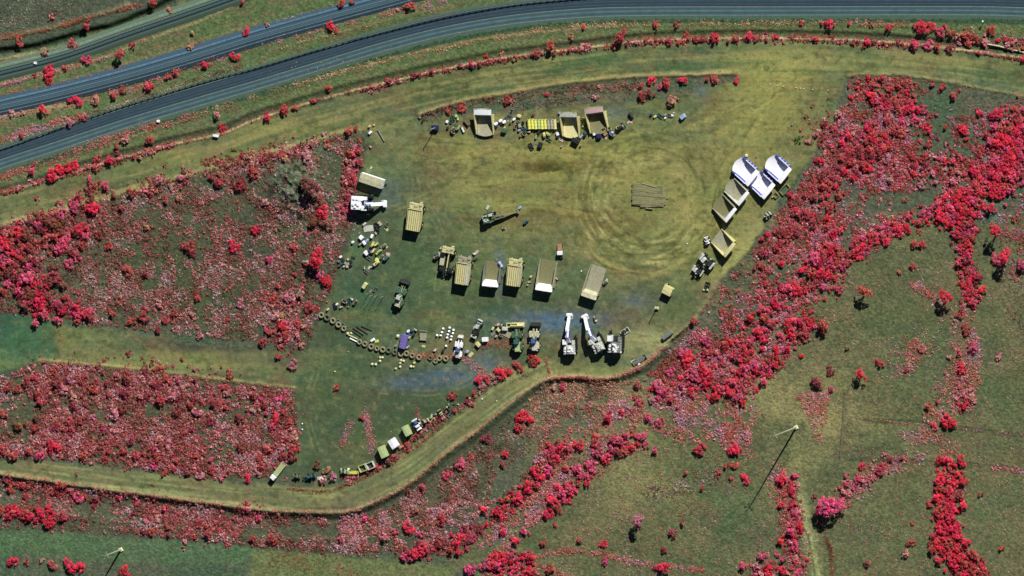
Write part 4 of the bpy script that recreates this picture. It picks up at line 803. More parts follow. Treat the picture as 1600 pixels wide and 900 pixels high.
# ------------------------------------------------------------- mesh builder and machines
class MB:
    def __init__(s): s.V = []; s.F = []
    def add(s, vs, fs):
        b0 = len(s.V); s.V += [tuple(v) for v in vs]; s.F += [tuple(i+b0 for i in f) for f in fs]; return s
    def box(s, c, d, rz=0, ry=0, rx=0, taper=1.0, bev=0.06):
        """box with chamfered upright and top edges, c = centre, d = full size"""
        M = Matrix.Translation(Vector(c)) @ Matrix.Rotation(rz, 4, 'Z') @ Matrix.Rotation(ry, 4, 'Y') @ Matrix.Rotation(rx, 4, 'X')
        x, y, z = d[0]/2, d[1]/2, d[2]/2; b_ = min(bev, x*.4, y*.4, z*.4); ring = []
        def oct_(xx, yy, zz, k): return [(xx-k, -yy, zz), (xx, -yy+k, zz), (xx, yy-k, zz), (xx-k, yy, zz), (-xx+k, yy, zz), (-xx, yy-k, zz), (-xx, -yy+k, zz), (-xx+k, -yy, zz)]
        L = oct_(x, y, -z, b_)+oct_(x*taper, y*taper, z-b_, b_)+oct_(x*taper-b_, y*taper-b_, z, b_)
        F = [tuple(range(7, -1, -1)), tuple(range(16, 24))]
        for q_ in (0, 8):
            for i in range(8): F.append((q_+i, q_+(i+1) % 8, q_+8+(i+1) % 8, q_+8+i))
        return s.add([M @ Vector(v) for v in L], F)
    def cyl(s, p0, p1, r0, r1=None, n=12, cap=True):
        r1 = r0 if r1 is None else r1; p0 = Vector(p0); p1 = Vector(p1); d = (p1-p0).normalized(); t = d.orthogonal().normalized(); u = d.cross(t)
        vs = [p+(t*math.cos(6.28318*k/n)+u*math.sin(6.28318*k/n))*r_ for p, r_ in ((p0, r0), (p1, r1)) for k in range(n)]
        fs = [(k, (k+1) % n, n+(k+1) % n, n+k) for k in range(n)]
        if cap: fs += [tuple(range(n-1, -1, -1)), tuple(range(n, 2*n))]
        return s.add(vs, fs)
    def prism(s, prof, y0, y1):
        """profile in x,z extruded along y"""
        n = len(prof); vs = [(p[0], y0, p[1]) for p in prof]+[(p[0], y1, p[1]) for p in prof]
        return s.add(vs, [(k, (k+1) % n, n+(k+1) % n, n+k) for k in range(n)]+[tuple(range(n-1, -1, -1)), tuple(range(n, 2*n))])
    def slab(s, quad, th):
        """thick panel from 4 corner points"""
        q_ = [Vector(v) for v in quad]; nn = (q_[1]-q_[0]).cross(q_[3]-q_[0]).normalized()*th; vs = q_+[v-nn for v in q_]
        return s.add(vs, [(0, 1, 2, 3), (7, 6, 5, 4)]+[(i, 4+i, 4+(i+1) % 4, (i+1) % 4) for i in range(4)])
    def lathe(s, prof, axis='z', c=(0, 0, 0), n=20):
        vs = []; m_ = len(prof)
        for k in range(n):
            a = 6.28318*k/n
            for r_, z_ in prof:
                p = (r_*math.cos(a), r_*math.sin(a), z_) if axis == 'z' else (r_*math.cos(a), z_, r_*math.sin(a)); vs.append((p[0]+c[0], p[1]+c[1], p[2]+c[2]))
        return s.add(vs, [(k*m_+j, ((k+1) % n)*m_+j, ((k+1) % n)*m_+j+1, k*m_+j+1) for k in range(n) for j in range(m_-1)])
    def obj(s, name, m_, parent=None):
        me = bpy.data.meshes.new(name); me.from_pydata(s.V, [], s.F); me.materials.append(m_)
        import bmesh
        bm = bmesh.new(); bm.from_mesh(me); bmesh.ops.recalc_face_normals(bm, faces=bm.faces); bm.to_mesh(me); bm.free()
        o = bpy.data.objects.new(name, me); COL.objects.link(o)
        if parent: o.parent = parent
        return o
def empty(name, px, py, dirpx=(1, 0), label=None, cat=None, group=None, z=None):
    g = G(px, py, hz(px, py) if z is None else z); d = G(px+dirpx[0], py+dirpx[1])-G(px, py)
    o = bpy.data.objects.new(name, None); COL.objects.link(o); o.location = g; o.rotation_euler.z = math.atan2(d.y, d.x); o.empty_display_size = 1
    return tag(o, label, cat, group)
K = dict(khaki=mat('khaki paint', (206, 200, 144), .65, noise=.12, nscale=.8, dirt=.16), pale=mat('pale khaki paint', (192, 190, 158), .6, noise=.12, dirt=.3), shadeblue=mat('painted blue shade', (62, 78, 176), .5, noise=.05), white=mat('white paint', (240, 242, 246), .45, noise=.05, nscale=.7, dirt=.06),  # the strong blue is painted shade for the sides of white steel
 bwhite=mat('bluish white steel', (250, 250, 255), .5, noise=.04, nscale=.5, dirt=.03), gwhite=mat('grey white steel', (196, 200, 190), .6, noise=.10, dirt=.3), olive=mat('dusty steel', (124, 122, 84), .8, noise=.12, dirt=.3),
 dark=mat('dark steel', (30, 38, 34), .7), black=mat('black rubber', (16, 18, 18), .85), tyre=mat('dusty tyre', (140, 140, 106), .9, noise=.15, nscale=1.2), tyre2=mat('worn dusty tyre', (96, 102, 84), .9, noise=.15),
 green=mat('green paint', (66, 100, 74), .6, dirt=.25), lgreen=mat('light green paint', (176, 192, 136), .6, noise=.1, dirt=.15), yellow=mat('yellow green paint', (216, 218, 104), .55, noise=.12, dirt=.12), blue=mat('blue paint', (72, 100, 156), .5, dirt=.1),
 lblue=mat('light blue paint', (150, 170, 214), .5, dirt=.15), navy=mat('navy paint', (38, 44, 86), .5), purple=mat('violet paint', (112, 100, 168), .6, noise=.08, dirt=.08), glass=mat('glass', (24, 40, 48), .1), grey=mat('grey steel', (118, 124, 116), .7, dirt=.3),
 lgrey=mat('light grey steel', (160, 158, 134), .75, noise=.12, dirt=.3), orange=mat('orange paint', (176, 132, 104), .6, dirt=.2), pink=mat('pinkish primer', (196, 168, 162), .7), brown=mat('brown rust', (92, 76, 60), .9, noise=.3), teal=mat('teal paint', (52, 96, 96), .6, dirt=.2),
 concrete=mat('pale concrete', (214, 212, 170), .9, noise=.12), wood=mat('weathered timber', (140, 134, 100), .9, noise=.25, nscale=2.5))
def wheel(parent, x, y, r, w, hub='khaki', nm='wheel'):
    t = MB(); prof = [(r*.45, -w/2), (r*.9, -w/2), (r, -w*.36), (r, w*.36), (r*.9, w/2), (r*.45, w/2), (r*.45, -w/2)]; t.lathe(prof, 'y', (x, y, r), 18)
    for k in range(18): a = 6.283*k/18; t.box((x+math.cos(a)*r*1.0, y, r+math.sin(a)*r*1.0), (r*.09, w*.8, r*.13), ry=-a, bev=.01)
    o = t.obj(nm, K['black'], parent); MB().cyl((x, y-w*.42, r), (x, y+w*.42, r), r*.46, n=12).cyl((x, y-w*.5, r), (x, y+w*.5, r), r*.2, n=8).obj('hub', K[hub], o); return o
def tray(px, py, d, label, floor='olive', wall='khaki', can='white', L=10.4, Wd=8.2, Hh=3.9, Ht=1.5, rise=1.1, curve=0.9, group='dump trays lying in the yard', canL=2.7, tail=.25, railc=None):
    railc = railc or wall
    """open dump body: +x points at the canopy (front), the floor rises and curves at the tail"""
    o = empty('dump_tray', px, py, d, label, 'dump tray', group); w = Wd/2; xf = L/2-canL; xt = -L/2
    f = MB(); ns = 8; nx = 7; vs = []
    for i in range(nx+1):
        t = i/nx
        for j in range(ns+1):
            v_ = -1+2*j/ns; x = xf-.55+(xt-xf+.55)*t - curve*(1-v_*v_)*t*t; z = .38+rise*t**2.2; vs.append((x, v_*(w-.25)*(1-.05*t), z))
    m_ = ns+1; fs = [(i*m_+j, i*m_+j+1, (i+1)*m_+j+1, (i+1)*m_+j) for i in range(nx) for j in range(ns)]; n0 = len(vs); vs += [(a, b_, c-.28) for a, b_, c in vs]
    fs += [tuple(n0+i for i in f_[::-1]) for f_ in fs]; rim = [j for j in range(m_)]+[i*m_+ns for i in range(1, nx+1)]+[nx*m_+j for j in range(ns-1, -1, -1)]+[i*m_ for i in range(nx-1, 0, -1)]
    fs += [(rim[k], rim[(k+1) % len(rim)], rim[(k+1) % len(rim)]+n0, rim[k]+n0) for k in range(len(rim))]
    fo = f.add(vs, fs).obj('floor', K[floor], o)
    r_ = MB()
    for k in range(5): xx = xt+1.2+k*(L-canL-2)/4.6; r_.box((xx, 0, .16), (.25, Wd-.7, .32))
    r_.obj('underframe', K['dark'], o)
    for s_ in (-1, 1):
        pr = [(xf+.35, .12), (xf+.35, Hh-.15), (xf-1.2, Hh*.86), (xt+2.2, Ht+rise*.55), (xt+.1, rise+Ht*.55), (xt, rise+.1), (xt+1.8, .3)]
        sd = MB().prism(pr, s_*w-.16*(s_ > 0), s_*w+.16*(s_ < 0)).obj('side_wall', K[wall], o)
        rb = MB(); rb.slab([(xf+.3, s_*(w-.2), Hh-.12), (xf-1.2, s_*(w-.2), Hh*.86+.02), (xf-1.2, s_*(w+.14), Hh*.86+.02), (xf+.3, s_*(w+.14), Hh-.12)], .2)
        rb.slab([(xf-1.2, s_*(w-.2), Hh*.86+.02), (xt+2.2, s_*(w-.2), Ht+rise*.55+.02), (xt+2.2, s_*(w+.14), Ht+rise*.55+.02), (xf-1.2, s_*(w+.14), Hh*.86+.02)], .2)
        for k in range(4): rb.box((xf-.6-k*1.75, s_*(w+.04), .2+(Hh*.7-k*.42)/2), (.2, .1, Hh*.7-k*.42))
        rb.obj('top_rail', K[railc], sd)
    MB().slab([(xf-.75, -w+.2, .3), (xf+.35, -w+.2, Hh-.2), (xf+.35, w-.2, Hh-.2), (xf-.75, w-.2, .3)], .18).obj('headboard', K[can if floor != can else floor], o)
    cn = MB(); k = 6; vs = []
    for i in range(3):
        for j in range(k+1):
            v_ = -1+2*j/k; vs.append((xf+.2+canL*i/2+ (-tail*(v_*v_) if i == 2 else 0), v_*w, Hh-.1+.16*i-.22*abs(v_)**3))
    m_ = k+1; fs = [(i*m_+j, i*m_+j+1, (i+1)*m_+j+1, (i+1)*m_+j) for i in range(2) for j in range(k)]; n0 = len(vs); vs += [(a, b_, c-.2) for a, b_, c in vs]; fs += [tuple(n0+i for i in f_[::-1]) for f_ in fs]
    rim = list(range(m_))+[m_+k, 2*m_+k]+[2*m_+j for j in range(k-1, -1, -1)]+[m_]; fs += [(rim[i], rim[(i+1) % len(rim)], rim[(i+1) % len(rim)]+n0, rim[i]+n0) for i in range(len(rim))]
    c_ = cn.add(vs, fs).obj('canopy', K[can], o); MB().box((xf+canL+.02, 0, Hh+.2), (.18, Wd*.9, .16)).obj('lip', K[railc], c_)
    return o
def haul_truck(px, py, d, label, deck='khaki', body='khaki', strp=None, L=12.6, Wd=7.6, group='haul trucks parked in the yard', tbody=True, hb=4.5):
    o = empty('haul_truck', px, py, d, label, 'haul truck', group); x1 = L/2; w = Wd/2
    MB().box((0, -1.0, 1.9), (L*.9, .45, .8)).box((0, 1.0, 1.9), (L*.9, .45, .8)).box((x1-2.2, 0, 1.9), (.5, 2, .7)).box((-x1+2, 0, 1.9), (.5, 2, .7)).box((0, 0, 1.8), (.5, 2, .6)).obj('chassis', K['dark'], o)
    for s_ in (-1, 1): wheel(o, x1-2.6, s_*(w-.65), 1.5, 1.15)
    for s_ in (-1, 1):
        for q_ in (0, 1): wheel(o, -x1+2.9, s_*(w-.6-1.15*q_), 1.5, 1.0)
    eb = MB().box((x1-.9, 0, 2.3), (1.8, Wd*.55, 2.0)).obj('engine_hood', K[deck], o); g = MB()
    for k in range(5): g.box((x1+.02, 0, 1.6+k*.35), (.1, Wd*.5, .1))
    g.obj('grille', K['dark'], eb)
    dk = MB().box((x1-1.5, 0, 3.38), (3.0, Wd*.9, .16)); dk.obj('deck', K[deck], o)
    cb = MB().box((x1-1.9, w*.48, 4.2), (1.9, 1.9, 1.5), taper=.92).obj('cab', K[deck], o)
    MB().box((x1-.98, w*.48, 4.3), (.08, 1.5, .7)).box((x1-1.9, w*.48+.95, 4.3), (1.3, .08, .7)).obj('window', K['glass'], cb)
    q_ = MB()
    for (a, b_, c, e, f_) in [(-1.3, -.35, 1.0, 1.3, .7), (-.7, -w*.62, .8, .9, .9), (-2.4, -.2, .9, 1.4, .5), (-2.2, -w*.6, 1.0, .7, .7), (-1.2, .3, .5, .5, .9)]: q_.box((x1+a, b_, 3.46+f_/2), (c, e, f_))
    q_.cyl((x1-2.6, -.9, 3.4), (x1-2.6, -.9, 4.9), .16, n=8).cyl((x1-2.6, .6, 3.4), (x1-2.6, .6, 4.9), .16, n=8); q_.obj('air_cleaner', K['lgrey' if deck != 'khaki' else 'pale'], o)
    h = MB()
    for k in range(7): h.cyl((x1-.1, -w*.85+k*w*.28, 3.46), (x1-.1, -w*.85+k*w*.28, 4.4), .05, n=5)
    h.cyl((x1-.1, -w*.85, 4.4), (x1-.1, w*.85, 4.4), .06, n=5).cyl((x1-.1, -w*.85, 4.0), (x1-.1, w*.85, 4.0), .05, n=5); h.obj('handrail', K[deck], o)
    ld = MB()
    for k in range(7): ld.box((x1+.35, -w*.5, .6+k*.42), (.3, .8, .07))
    ld.box((x1+.35, -w*.5-.42, 1.9), (.12, .07, 2.9)).box((x1+.35, -w*.5+.42, 1.9), (.12, .07, 2.9)).obj('ladder', K[deck], o)
    for s_ in (-1, 1): MB().cyl((x1-.05, s_*w*.62, 2.2), (x1+.12, s_*w*.62, 2.2), .22, n=10).obj('headlight', K['white'], o)
    for s_ in (-1, 1): MB().box((x1-.6, s_*(w+.15), 4.4), (.1, .35, .7)).box((x1-.6, s_*(w-.15), 4.1), (.06, .6, .06)).obj('mirror', K[deck], o)
    if tbody:
        bd = MB(); xb0 = -x1-.2; xb1 = x1-3.1
        bd.slab([(xb0, -w+.35, hb-.1), (xb1, -w+.15, hb), (xb1, w-.15, hb), (xb0, w-.35, hb-.1)], .3)
        bd.prism([(xb0, hb-.1), (xb1, hb), (xb1, hb-1.5), (xb0+2.5, hb-1.9)], -w+.3, -w+.5); bd.prism([(xb0, hb-.1), (xb1, hb), (xb1, hb-1.5), (xb0+2.5, hb-1.9)], w-.5, w-.3)
        b_ = bd.obj('body', K[body], o); rb = MB()
        for k in range(7): rb.box(((xb0+xb1)/2, -w+.75+k*(Wd-1.5)/6, hb+.10), (xb1-xb0-.5, .16, .22))
        rb.obj('rib', K['olive'], b_)
        if strp: MB().slab([(xb0+.2, -w+.5, hb+.14), (xb1-.1, -w+.5, hb+.2), (xb1-.1, -w+2.0, hb+.2), (xb0+.2, -w+2.0, hb+.14)], .1).obj('panel', K[strp], b_)
        MB().box((xb1+.1, 0, hb+.22), (.35, Wd*.86, .5)).obj('headboard', K[body], b_)
        for s_ in (-1, 1): MB().cyl((-.5, s_*1.6, 1.8), (.6, s_*1.6, hb-.5), .2, n=8).obj('hoist_ram', K['lgrey'], o)
    return o
def excavator(px, py, d, label, s=1.0, c1='white', c2='bwhite', boom=True, reach=13, side=1, group='excavators parked in the yard', low=False, housec='gwhite'):
    o = empty('excavator', px, py, d, label, 'excavator', group)
    for y_ in (-1, 1):
        t = MB(); pr = [(-3.2*s, .5*s), (-2.8*s, .05), (2.8*s, .05), (3.2*s, .5*s), (2.9*s, 1.0*s), (-2.9*s, 1.0*s)]; t.prism(pr, (y_*2.0-.4)*s, (y_*2.0+.4)*s)
        for k in range(16): t.box((-2.8*s+k*.37*s, y_*2.0*s, 1.02*s), (.2*s, .9*s, .08*s))
        tr_ = t.obj('track', K['black'], o)
        MB().cyl((-2.6*s, y_*2.45*s, .55*s), (-2.6*s, y_*1.55*s, .55*s), .42*s).cyl((2.6*s, y_*2.45*s, .55*s), (2.6*s, y_*1.55*s, .55*s), .42*s).obj('sprocket', K['grey'], tr_)
    MB().cyl((0, 0, .7*s), (0, 0, 1.5*s), 1.1*s, n=16).obj('turntable', K['dark'], o)
    MB().box((-.9*s, 0, 1.7*s), (5.2*s, 4.4*s, .4*s)).obj('platform', K['dark'], o)
    ho = MB().box((-1.8*s, -.7*s, 2.8*s), (3.0*s, 2.5*s, 1.8*s)).box((-1.4*s, 1.45*s, 2.4*s), (3.4*s, 1.3*s, 1.2*s)).box((.7*s, -side*1.5*s, 2.3*s), (1.6*s, 1.0*s, 1.0*s)).obj('engine_housing', K[housec], o); q_ = MB()
    for (a, b_, c, e, h_) in [(-1.0, -.5, .7, .6, .35), (-2.0, -1.2, .8, .5, .3), (-2.4, -.3, .5, .9, .4), (-1.4, 1.4, .9, .6, .35), (-2.5, 1.5, .5, .5, .5)]: q_.box((a*s, b_*s, 3.7*s+h_*s/2 if abs(b_) < 1.3 else 3.0*s+h_*s/2), (c*s, e*s, h_*s))
    [q_.box((rnd.uniform(-3.0, -.6)*s, rnd.uniform(-1.7, .2)*s, rnd.uniform(3.65, 3.85)*s), (rnd.uniform(.3, .9)*s, rnd.uniform(.25, .7)*s, rnd.uniform(.3, .8)*s), rz=rnd.uniform(-.2, .2)) for _ in range(7)]; q_.cyl((-1.7*s, -.1*s, 3.2*s), (-1.7*s, -.1*s, 3.9*s), .14*s, n=8); q_.obj('cooler', K[c1], ho)
    MB().prism([(-3.6*s, 1.9*s), (-3.1*s, 1.9*s), (-3.1*s, 3.1*s), (-3.5*s, 3.0*s)], -2.1*s, 2.1*s).obj('counterweight', K[c1], o)
    cb = MB().box((1.0*s, side*1.45*s, 3.0*s), (1.9*s, 1.35*s, 2.1*s), taper=.95).obj('cab', K[c1], o)
    MB().box((1.97*s, side*1.45*s, 3.1*s), (.07, 1.05*s, 1.2*s)).box((1.0*s, side*2.12*s, 3.2*s), (1.3*s, .07, .9*s)).obj('window', K['glass'], cb)
    hr = MB()
    for k in range(5): hr.cyl((-3.2*s+k*.9*s, -side*2.1*s, 1.9*s), (-3.2*s+k*.9*s, -side*2.1*s, 2.9*s), .05, n=5)
    hr.cyl((-3.2*s, -side*2.1*s, 2.9*s), (.4*s, -side*2.1*s, 2.9*s), .06, n=5).obj('handrail', K[c1], o)
    if boom:
        b1 = reach*.52; zt = 3.1*s if low else 4.6*s
        bo = MB(); bo.prism([(.6*s, 1.9*s), (1.2*s, 1.7*s), (b1*.55, zt-.55*s), (b1, zt-1.3*s), (b1+.1, zt-.6*s), (b1*.5, zt+.35*s), (.7*s, 2.7*s)], -.55*s, .55*s); bm_ = bo.obj('boom', K[c2], o)
        MB().prism([(1.2*s, 1.75*s), (b1*.55, zt-.6*s), (b1*.9, zt-1.25*s), (b1*.9, zt-.75*s), (b1*.5, zt+.0*s), (1.1*s, 2.35*s)], -.74*s, .74*s).obj('side_plate', K['shadeblue' if c2 != 'olive' else 'green'], bm_)  # blue edges of the white booms are shade put into the colour
        for y_ in (-1, 1): MB().cyl((.9*s, y_*.62*s, 2.0*s), (b1*.5, y_*.62*s, zt-.3*s), .17*s, n=8).obj('hydraulic_ram', K['lblue'], o)
        MB().prism([(b1-.9*s, zt+.1*s), (b1-.7*s, zt-.9*s), (b1+.2, zt-1.3*s), (reach-1.3*s, .9*s), (reach-.8*s, 1.3*s), (b1+.4, zt-.2*s)], -.5*s, .5*s).obj('stick', K[c2], o)
        MB().cyl((b1*.5, 0, zt+.65*s), (b1-.3, 0, zt+.35*s), .15*s, n=8).obj('stick_ram', K['blue'], o)
        bk = MB(); bk.prism([(reach-1.9*s, .2), (reach-.6*s, .1), (reach, .9*s), (reach-.2*s, 1.7*s), (reach-1.0*s, 1.6*s), (reach-.8*s, .9*s), (reach-1.2*s, .6*s)], -1.0*s, 1.0*s)
        for k in range(4): bk.box((reach-2.05*s, -.7*s+k*.46*s, .2), (.4*s, .16*s, .16*s))
        bk.obj('bucket', K[c2], o)
    return o
def loader(px, py, d, label, s=1.0, c='khaki', bc='khaki', ac=None, cab='gwhite', group='wheel loaders parked in the yard', bw=3.4):
    o = empty('wheel_loader', px, py, d, label, 'wheel loader', group); ac = ac or c
    for x_ in (-2.1, 1.6):
        for y_ in (-1, 1): wheel(o, x_*s, y_*1.25*s, 1.0*s, .75*s, c)
    MB().box((-2.2*s, 0, 1.7*s), (3.0*s, 1.7*s, 1.4*s), taper=.93).box((-3.6*s, 0, 1.4*s), (.5*s, 2.0*s, 1.0*s)).obj('engine_cover', K[c], o)
    MB().box((1.3*s, 0, 1.3*s), (2.2*s, 1.2*s, .9*s)).box((-.3*s, 0, 1.1*s), (1.2*s, .9*s, .6*s)).obj('front_frame', K[ac], o)
    for x_ in (-2.1, 1.6):
        for y_ in (-1, 1): MB().prism([((x_-.9)*s, 2.05*s), ((x_+.9)*s, 2.05*s), ((x_+1.1)*s, 1.85*s), ((x_-1.1)*s, 1.85*s)], (y_*1.25-.42)*s, (y_*1.25+.42)*s).obj('fender', K[ac], o)
    cb = MB().box((-.45*s, 0, 2.6*s), (1.5*s, 1.5*s, 1.7*s), taper=.92).obj('cab', K[cab], o)
    MB().box((.3*s, 0, 2.7*s), (.06, 1.2*s, .9*s)).box((-.45*s, .72*s, 2.7*s), (1.0*s, .06, .9*s)).box((-.45*s, -.72*s, 2.7*s), (1.0*s, .06, .9*s)).obj('window', K['glass'], cb)
    for y_ in (-1, 1):
        MB().prism([(.6*s, 2.0*s), (1.1*s, 2.2*s), (3.9*s, .75*s), (3.8*s, .35*s), (2.5*s, 1.0*s)], (y_*.6-.12)*s, (y_*.6+.12)*s).obj('lift_arm', K[ac], o)
    MB().cyl((1.2*s, 0, 1.9*s), (3.4*s, 0, 1.5*s), .13*s, n=8).obj('tilt_ram', K['lgrey'], o)
    b_ = MB(); w = bw*s/2; pr = [(3.9*s, .1), (5.0*s, .05), (5.25*s, .12), (4.3*s, .4*s), (4.05*s, .8*s), (4.15*s, 1.3*s), (4.5*s, 1.6*s), (4.35*s, 1.75*s), (3.85*s, 1.4*s), (3.7*s, .8*s)]; b_.prism(pr, -w, w)
    b_.prism([(3.9*s, .1), (5.1*s, .1), (4.4*s, 1.65*s), (3.85*s, 1.4*s)], -w-.1, -w); b_.prism([(3.9*s, .1), (5.1*s, .1), (4.4*s, 1.65*s), (3.85*s, 1.4*s)], w, w+.1)
    for k in range(6): b_.box((5.25*s, -w+.3*s+k*(2*w-.6*s)/5, .12), (.35*s, .15*s, .12*s))
    b_.obj('bucket', K[bc], o)
    MB().cyl((-2.0*s, .4*s, 2.3*s), (-2.0*s, .4*s, 3.1*s), .1*s, n=8).obj('exhaust', K['dark'], o)
    return o
def container(px, py, d, label, L=6.1, Wd=2.5, Hh=2.6, c='purple', roof=None, cat='container', name='container', group=None, hitch=False):
    o = empty(name, px, py, d, label, cat, group); b0 = .9 if hitch else .15
    b_ = MB().box((0, 0, b0+(Hh-b0)/2), (L, Wd, Hh-b0-.1)); nr = int(L/.5)
    for k in range(nr):
        for y_ in (-1, 1): b_.box((-L/2+.3+k*(L-.6)/(nr-1), y_*(Wd/2+.03), b0+(Hh-b0)/2), (.22, .08, Hh-b0-.5), bev=.02)
    b_.obj('body', K[c], o)
    r_ = MB().slab([(-L/2-.05, -Wd/2-.06, Hh-.05), (L/2+.05, -Wd/2-.06, Hh-.05), (L/2+.05, 0, Hh+.1), (-L/2-.05, 0, Hh+.1)], .09).slab([(-L/2-.05, 0, Hh+.1), (L/2+.05, 0, Hh+.1), (L/2+.05, Wd/2+.06, Hh-.05), (-L/2-.05, Wd/2+.06, Hh-.05)], .09)
    ro = r_.obj('roof', K[roof or c], o); rb = MB()
    for k in range(max(3, int(L/1.2))): rb.box((-L/2+.4+k*(L-.8)/(max(3, int(L/1.2))-1), 0, Hh+.06), (.08, Wd*.95, .1), bev=.02)
    rb.obj('roof_rib', K[roof or c], ro)
    for y_ in (-1, 1):
        dr = MB().box((L/2+.03, y_*Wd/4, b0+(Hh-b0)/2), (.07, Wd/2-.1, Hh-b0-.3)).obj('door', K[c], o); MB().cyl((L/2+.1, y_*Wd/4, b0+.3), (L/2+.1, y_*Wd/4, Hh-.4), .03, n=6).obj('handle', K['grey'], dr)
    if hitch:
        MB().box((0, 0, .75), (L*.95, 1.2, .3)).prism([(L/2-.2, .6), (L/2+1.2, .5), (L/2+1.2, .7), (L/2-.2, .9)], -.25, .25).obj('drawbar', K['dark'], o)
        for x_ in (-L/2+1.6, -L/2+2.9, L/2-1.6):
            for y_ in (-1, 1): wheel(o, x_, y_*(Wd/2-.25), .48, .34, 'grey')
    return o
def flatbed(px, py, d, label, L=8, Wd=2.6, Hh=1.2, c='lgreen', cabc=None, cat='flatbed trailer', name='flatbed_trailer', group=None, ladder=False, load=None):
    o = empty(name, px, py, d, label, cat, group)
    MB().box((0, -.5, Hh-.35), (L*.96, .2, .4)).box((0, .5, Hh-.35), (L*.96, .2, .4)).obj('chassis', K['dark'], o)
    if ladder:
        q_ = MB()
        for k in range(5): q_.box((-L/2+.4+k*(L-.8)/4, 0, Hh-.05), (.35, Wd, .22))
        q_.box((0, -Wd/2+.1, Hh-.02), (L, .2, .24)).box((0, Wd/2-.1, Hh-.02), (L, .2, .24)); q_.obj('deck', K[c], o)
    else:
        q_ = MB()
        for k in range(int(Wd/.32)): q_.box((-(1.1 if cabc else 0)/1, -Wd/2+.17+k*.32, Hh), (L-(2.2 if cabc else 0), .29, .14), bev=.02)
        q_.obj('deck', K[c], o)
    for x_ in (-L*.36, -L*.22, L*.34):
        for y_ in (-1, 1): wheel(o, x_, y_*(Wd/2-.25), .5, .36, 'grey')
    if cabc:
        cb = MB().box((L/2-.9, 0, Hh+.45), (1.9, Wd*.95, 1.9), taper=.93).obj('cab', K[cabc], o); MB().box((L/2+.03, 0, Hh+.75), (.06, Wd*.75, .7)).obj('window', K['glass'], cb)
        for y_ in (-1, 1): MB().cyl((L/2-.02, y_*Wd*.33, Hh-.1), (L/2+.06, y_*Wd*.33, Hh-.1), .12, n=8).obj('headlight', K['white'], o)
    else: MB().box((L/2-.1, 0, Hh+.35), (.14, Wd*.95, .7)).obj('headboard', K[c], o)
    if load: MB().box((-.6, .1, Hh+.55), (L*.4, Wd*.6, .9)).box((-L*.36, -.2, Hh+.35), (L*.16, Wd*.5, .5)).obj('tank', K[load], o)
    return o
def machine(px, py, d, label, c='gwhite', c2='green', L=6.5, s=1.0, cat='machine', name='stripped_machine', group='stripped machines among the scrap'):
    """open frame with engine, axles and a small cab: a half dismantled plant"""
    o = empty(name, px, py, d, label, cat, group); w = 1.3*s
    MB().box((0, -w*.6, 1.0*s), (L, .28*s, .5*s)).box((0, w*.6, 1.0*s), (L, .28*s, .5*s)).box((L*.3, 0, 1.0*s), (.3*s, w*1.2, .4*s)).box((-L*.3, 0, 1.0*s), (.3*s, w*1.2, .4*s)).obj('frame', K['dark'], o)
    e = MB().box((-L*.22, 0, 1.7*s), (L*.26, w*1.0, 1.1*s)).cyl((-L*.22, -w*.2, 2.1*s), (-L*.22, w*.3, 2.1*s), .35*s).obj('engine', K[c2], o); MB().cyl((-L*.3, .2*s, 2.1*s), (-L*.3, .2*s, 2.9*s), .1*s, n=8).obj('exhaust', K['grey'], e)
    cb = MB().box((L*.13, w*.1, 2.0*s), (L*.22, w*1.2, 1.6*s), taper=.9).obj('cab', K[c], o); MB().box((L*.245, w*.1, 2.2*s), (.06, w*.9, .7*s)).obj('window', K['glass'], cb)
    MB().box((L*.4, 0, 1.35*s), (L*.2, w*1.7, .35*s)).box((L*.47, 0, 1.8*s), (.18*s, w*1.6, .8*s)).obj('hood', K[c], o)
    MB().box((-L*.44, 0, 1.4*s), (L*.12, w*1.9, .7*s)).obj('counterweight', K[c], o)
    for x_ in (-L*.28, L*.28):
        for y_ in (-1, 1): wheel(o, x_, y_*w, .62*s, .5*s, 'grey')
    for y_ in (-1, 1): MB().box((0, y_*w*1.0, 1.65*s), (L*.16, .4*s, .5*s)).obj('fuel_tank', K[c if y_ > 0 else c2], o)
    return o
def tyre(px, py, r, label, c='tyre', tilt=0):
    o = empty('tyre', px, py, (1, rnd.uniform(-1, 1)), label, 'tyre', 'big tyres laid in a curved row'); w = r*.72
    b_ = MB(); b_.lathe([(r*.52, w*.12), (r*.62, .0), (r*.93, .0), (r, w*.14), (r, w*.86), (r*.93, w), (r*.62, w*1.0), (r*.52, w*.88), (r*.50, w*.5), (r*.52, w*.12)], 'z', n=28)
    ob = b_.obj('casing', K[c], o)
    t = MB()
    for k in range(28):
        a = 6.283*k/28; t.box((math.cos(a)*r*1.005, math.sin(a)*r*1.005, w*.5), (r*.07, r*.12, w*.8), rz=a+(.25 if k % 2 else -.25), bev=.01)
    t.obj('tread', K['tyre2'], o); MB().lathe([(r*.5, w*.86), (r*.56, w*1.01), (r*.60, w*1.01)], 'z', n=24).obj('bead', K[c], o)
    if tilt: o.rotation_euler.x = tilt; o.location.z += r*.12
    return o
SCR = []
KINDW = dict(crate='crate', drum='drum', tank='tank', engine='engine block', frame='steel trestle', bucket='loader bucket', pipe='pipe', reel='cable reel', pump='pump', plate='steel plate', blob='lump of concrete', box='box')
CW = dict(khaki='khaki', pale='pale khaki', white='white', bwhite='bluish white', gwhite='grey white', olive='olive', dark='dark', green='green', lgreen='light green', yellow='yellow', blue='blue', lblue='light blue', navy='navy', purple='violet', grey='grey', lgrey='light grey', orange='orange', pink='pinkish', brown='rusty', teal='teal', concrete='pale', black='black', wood='timber')
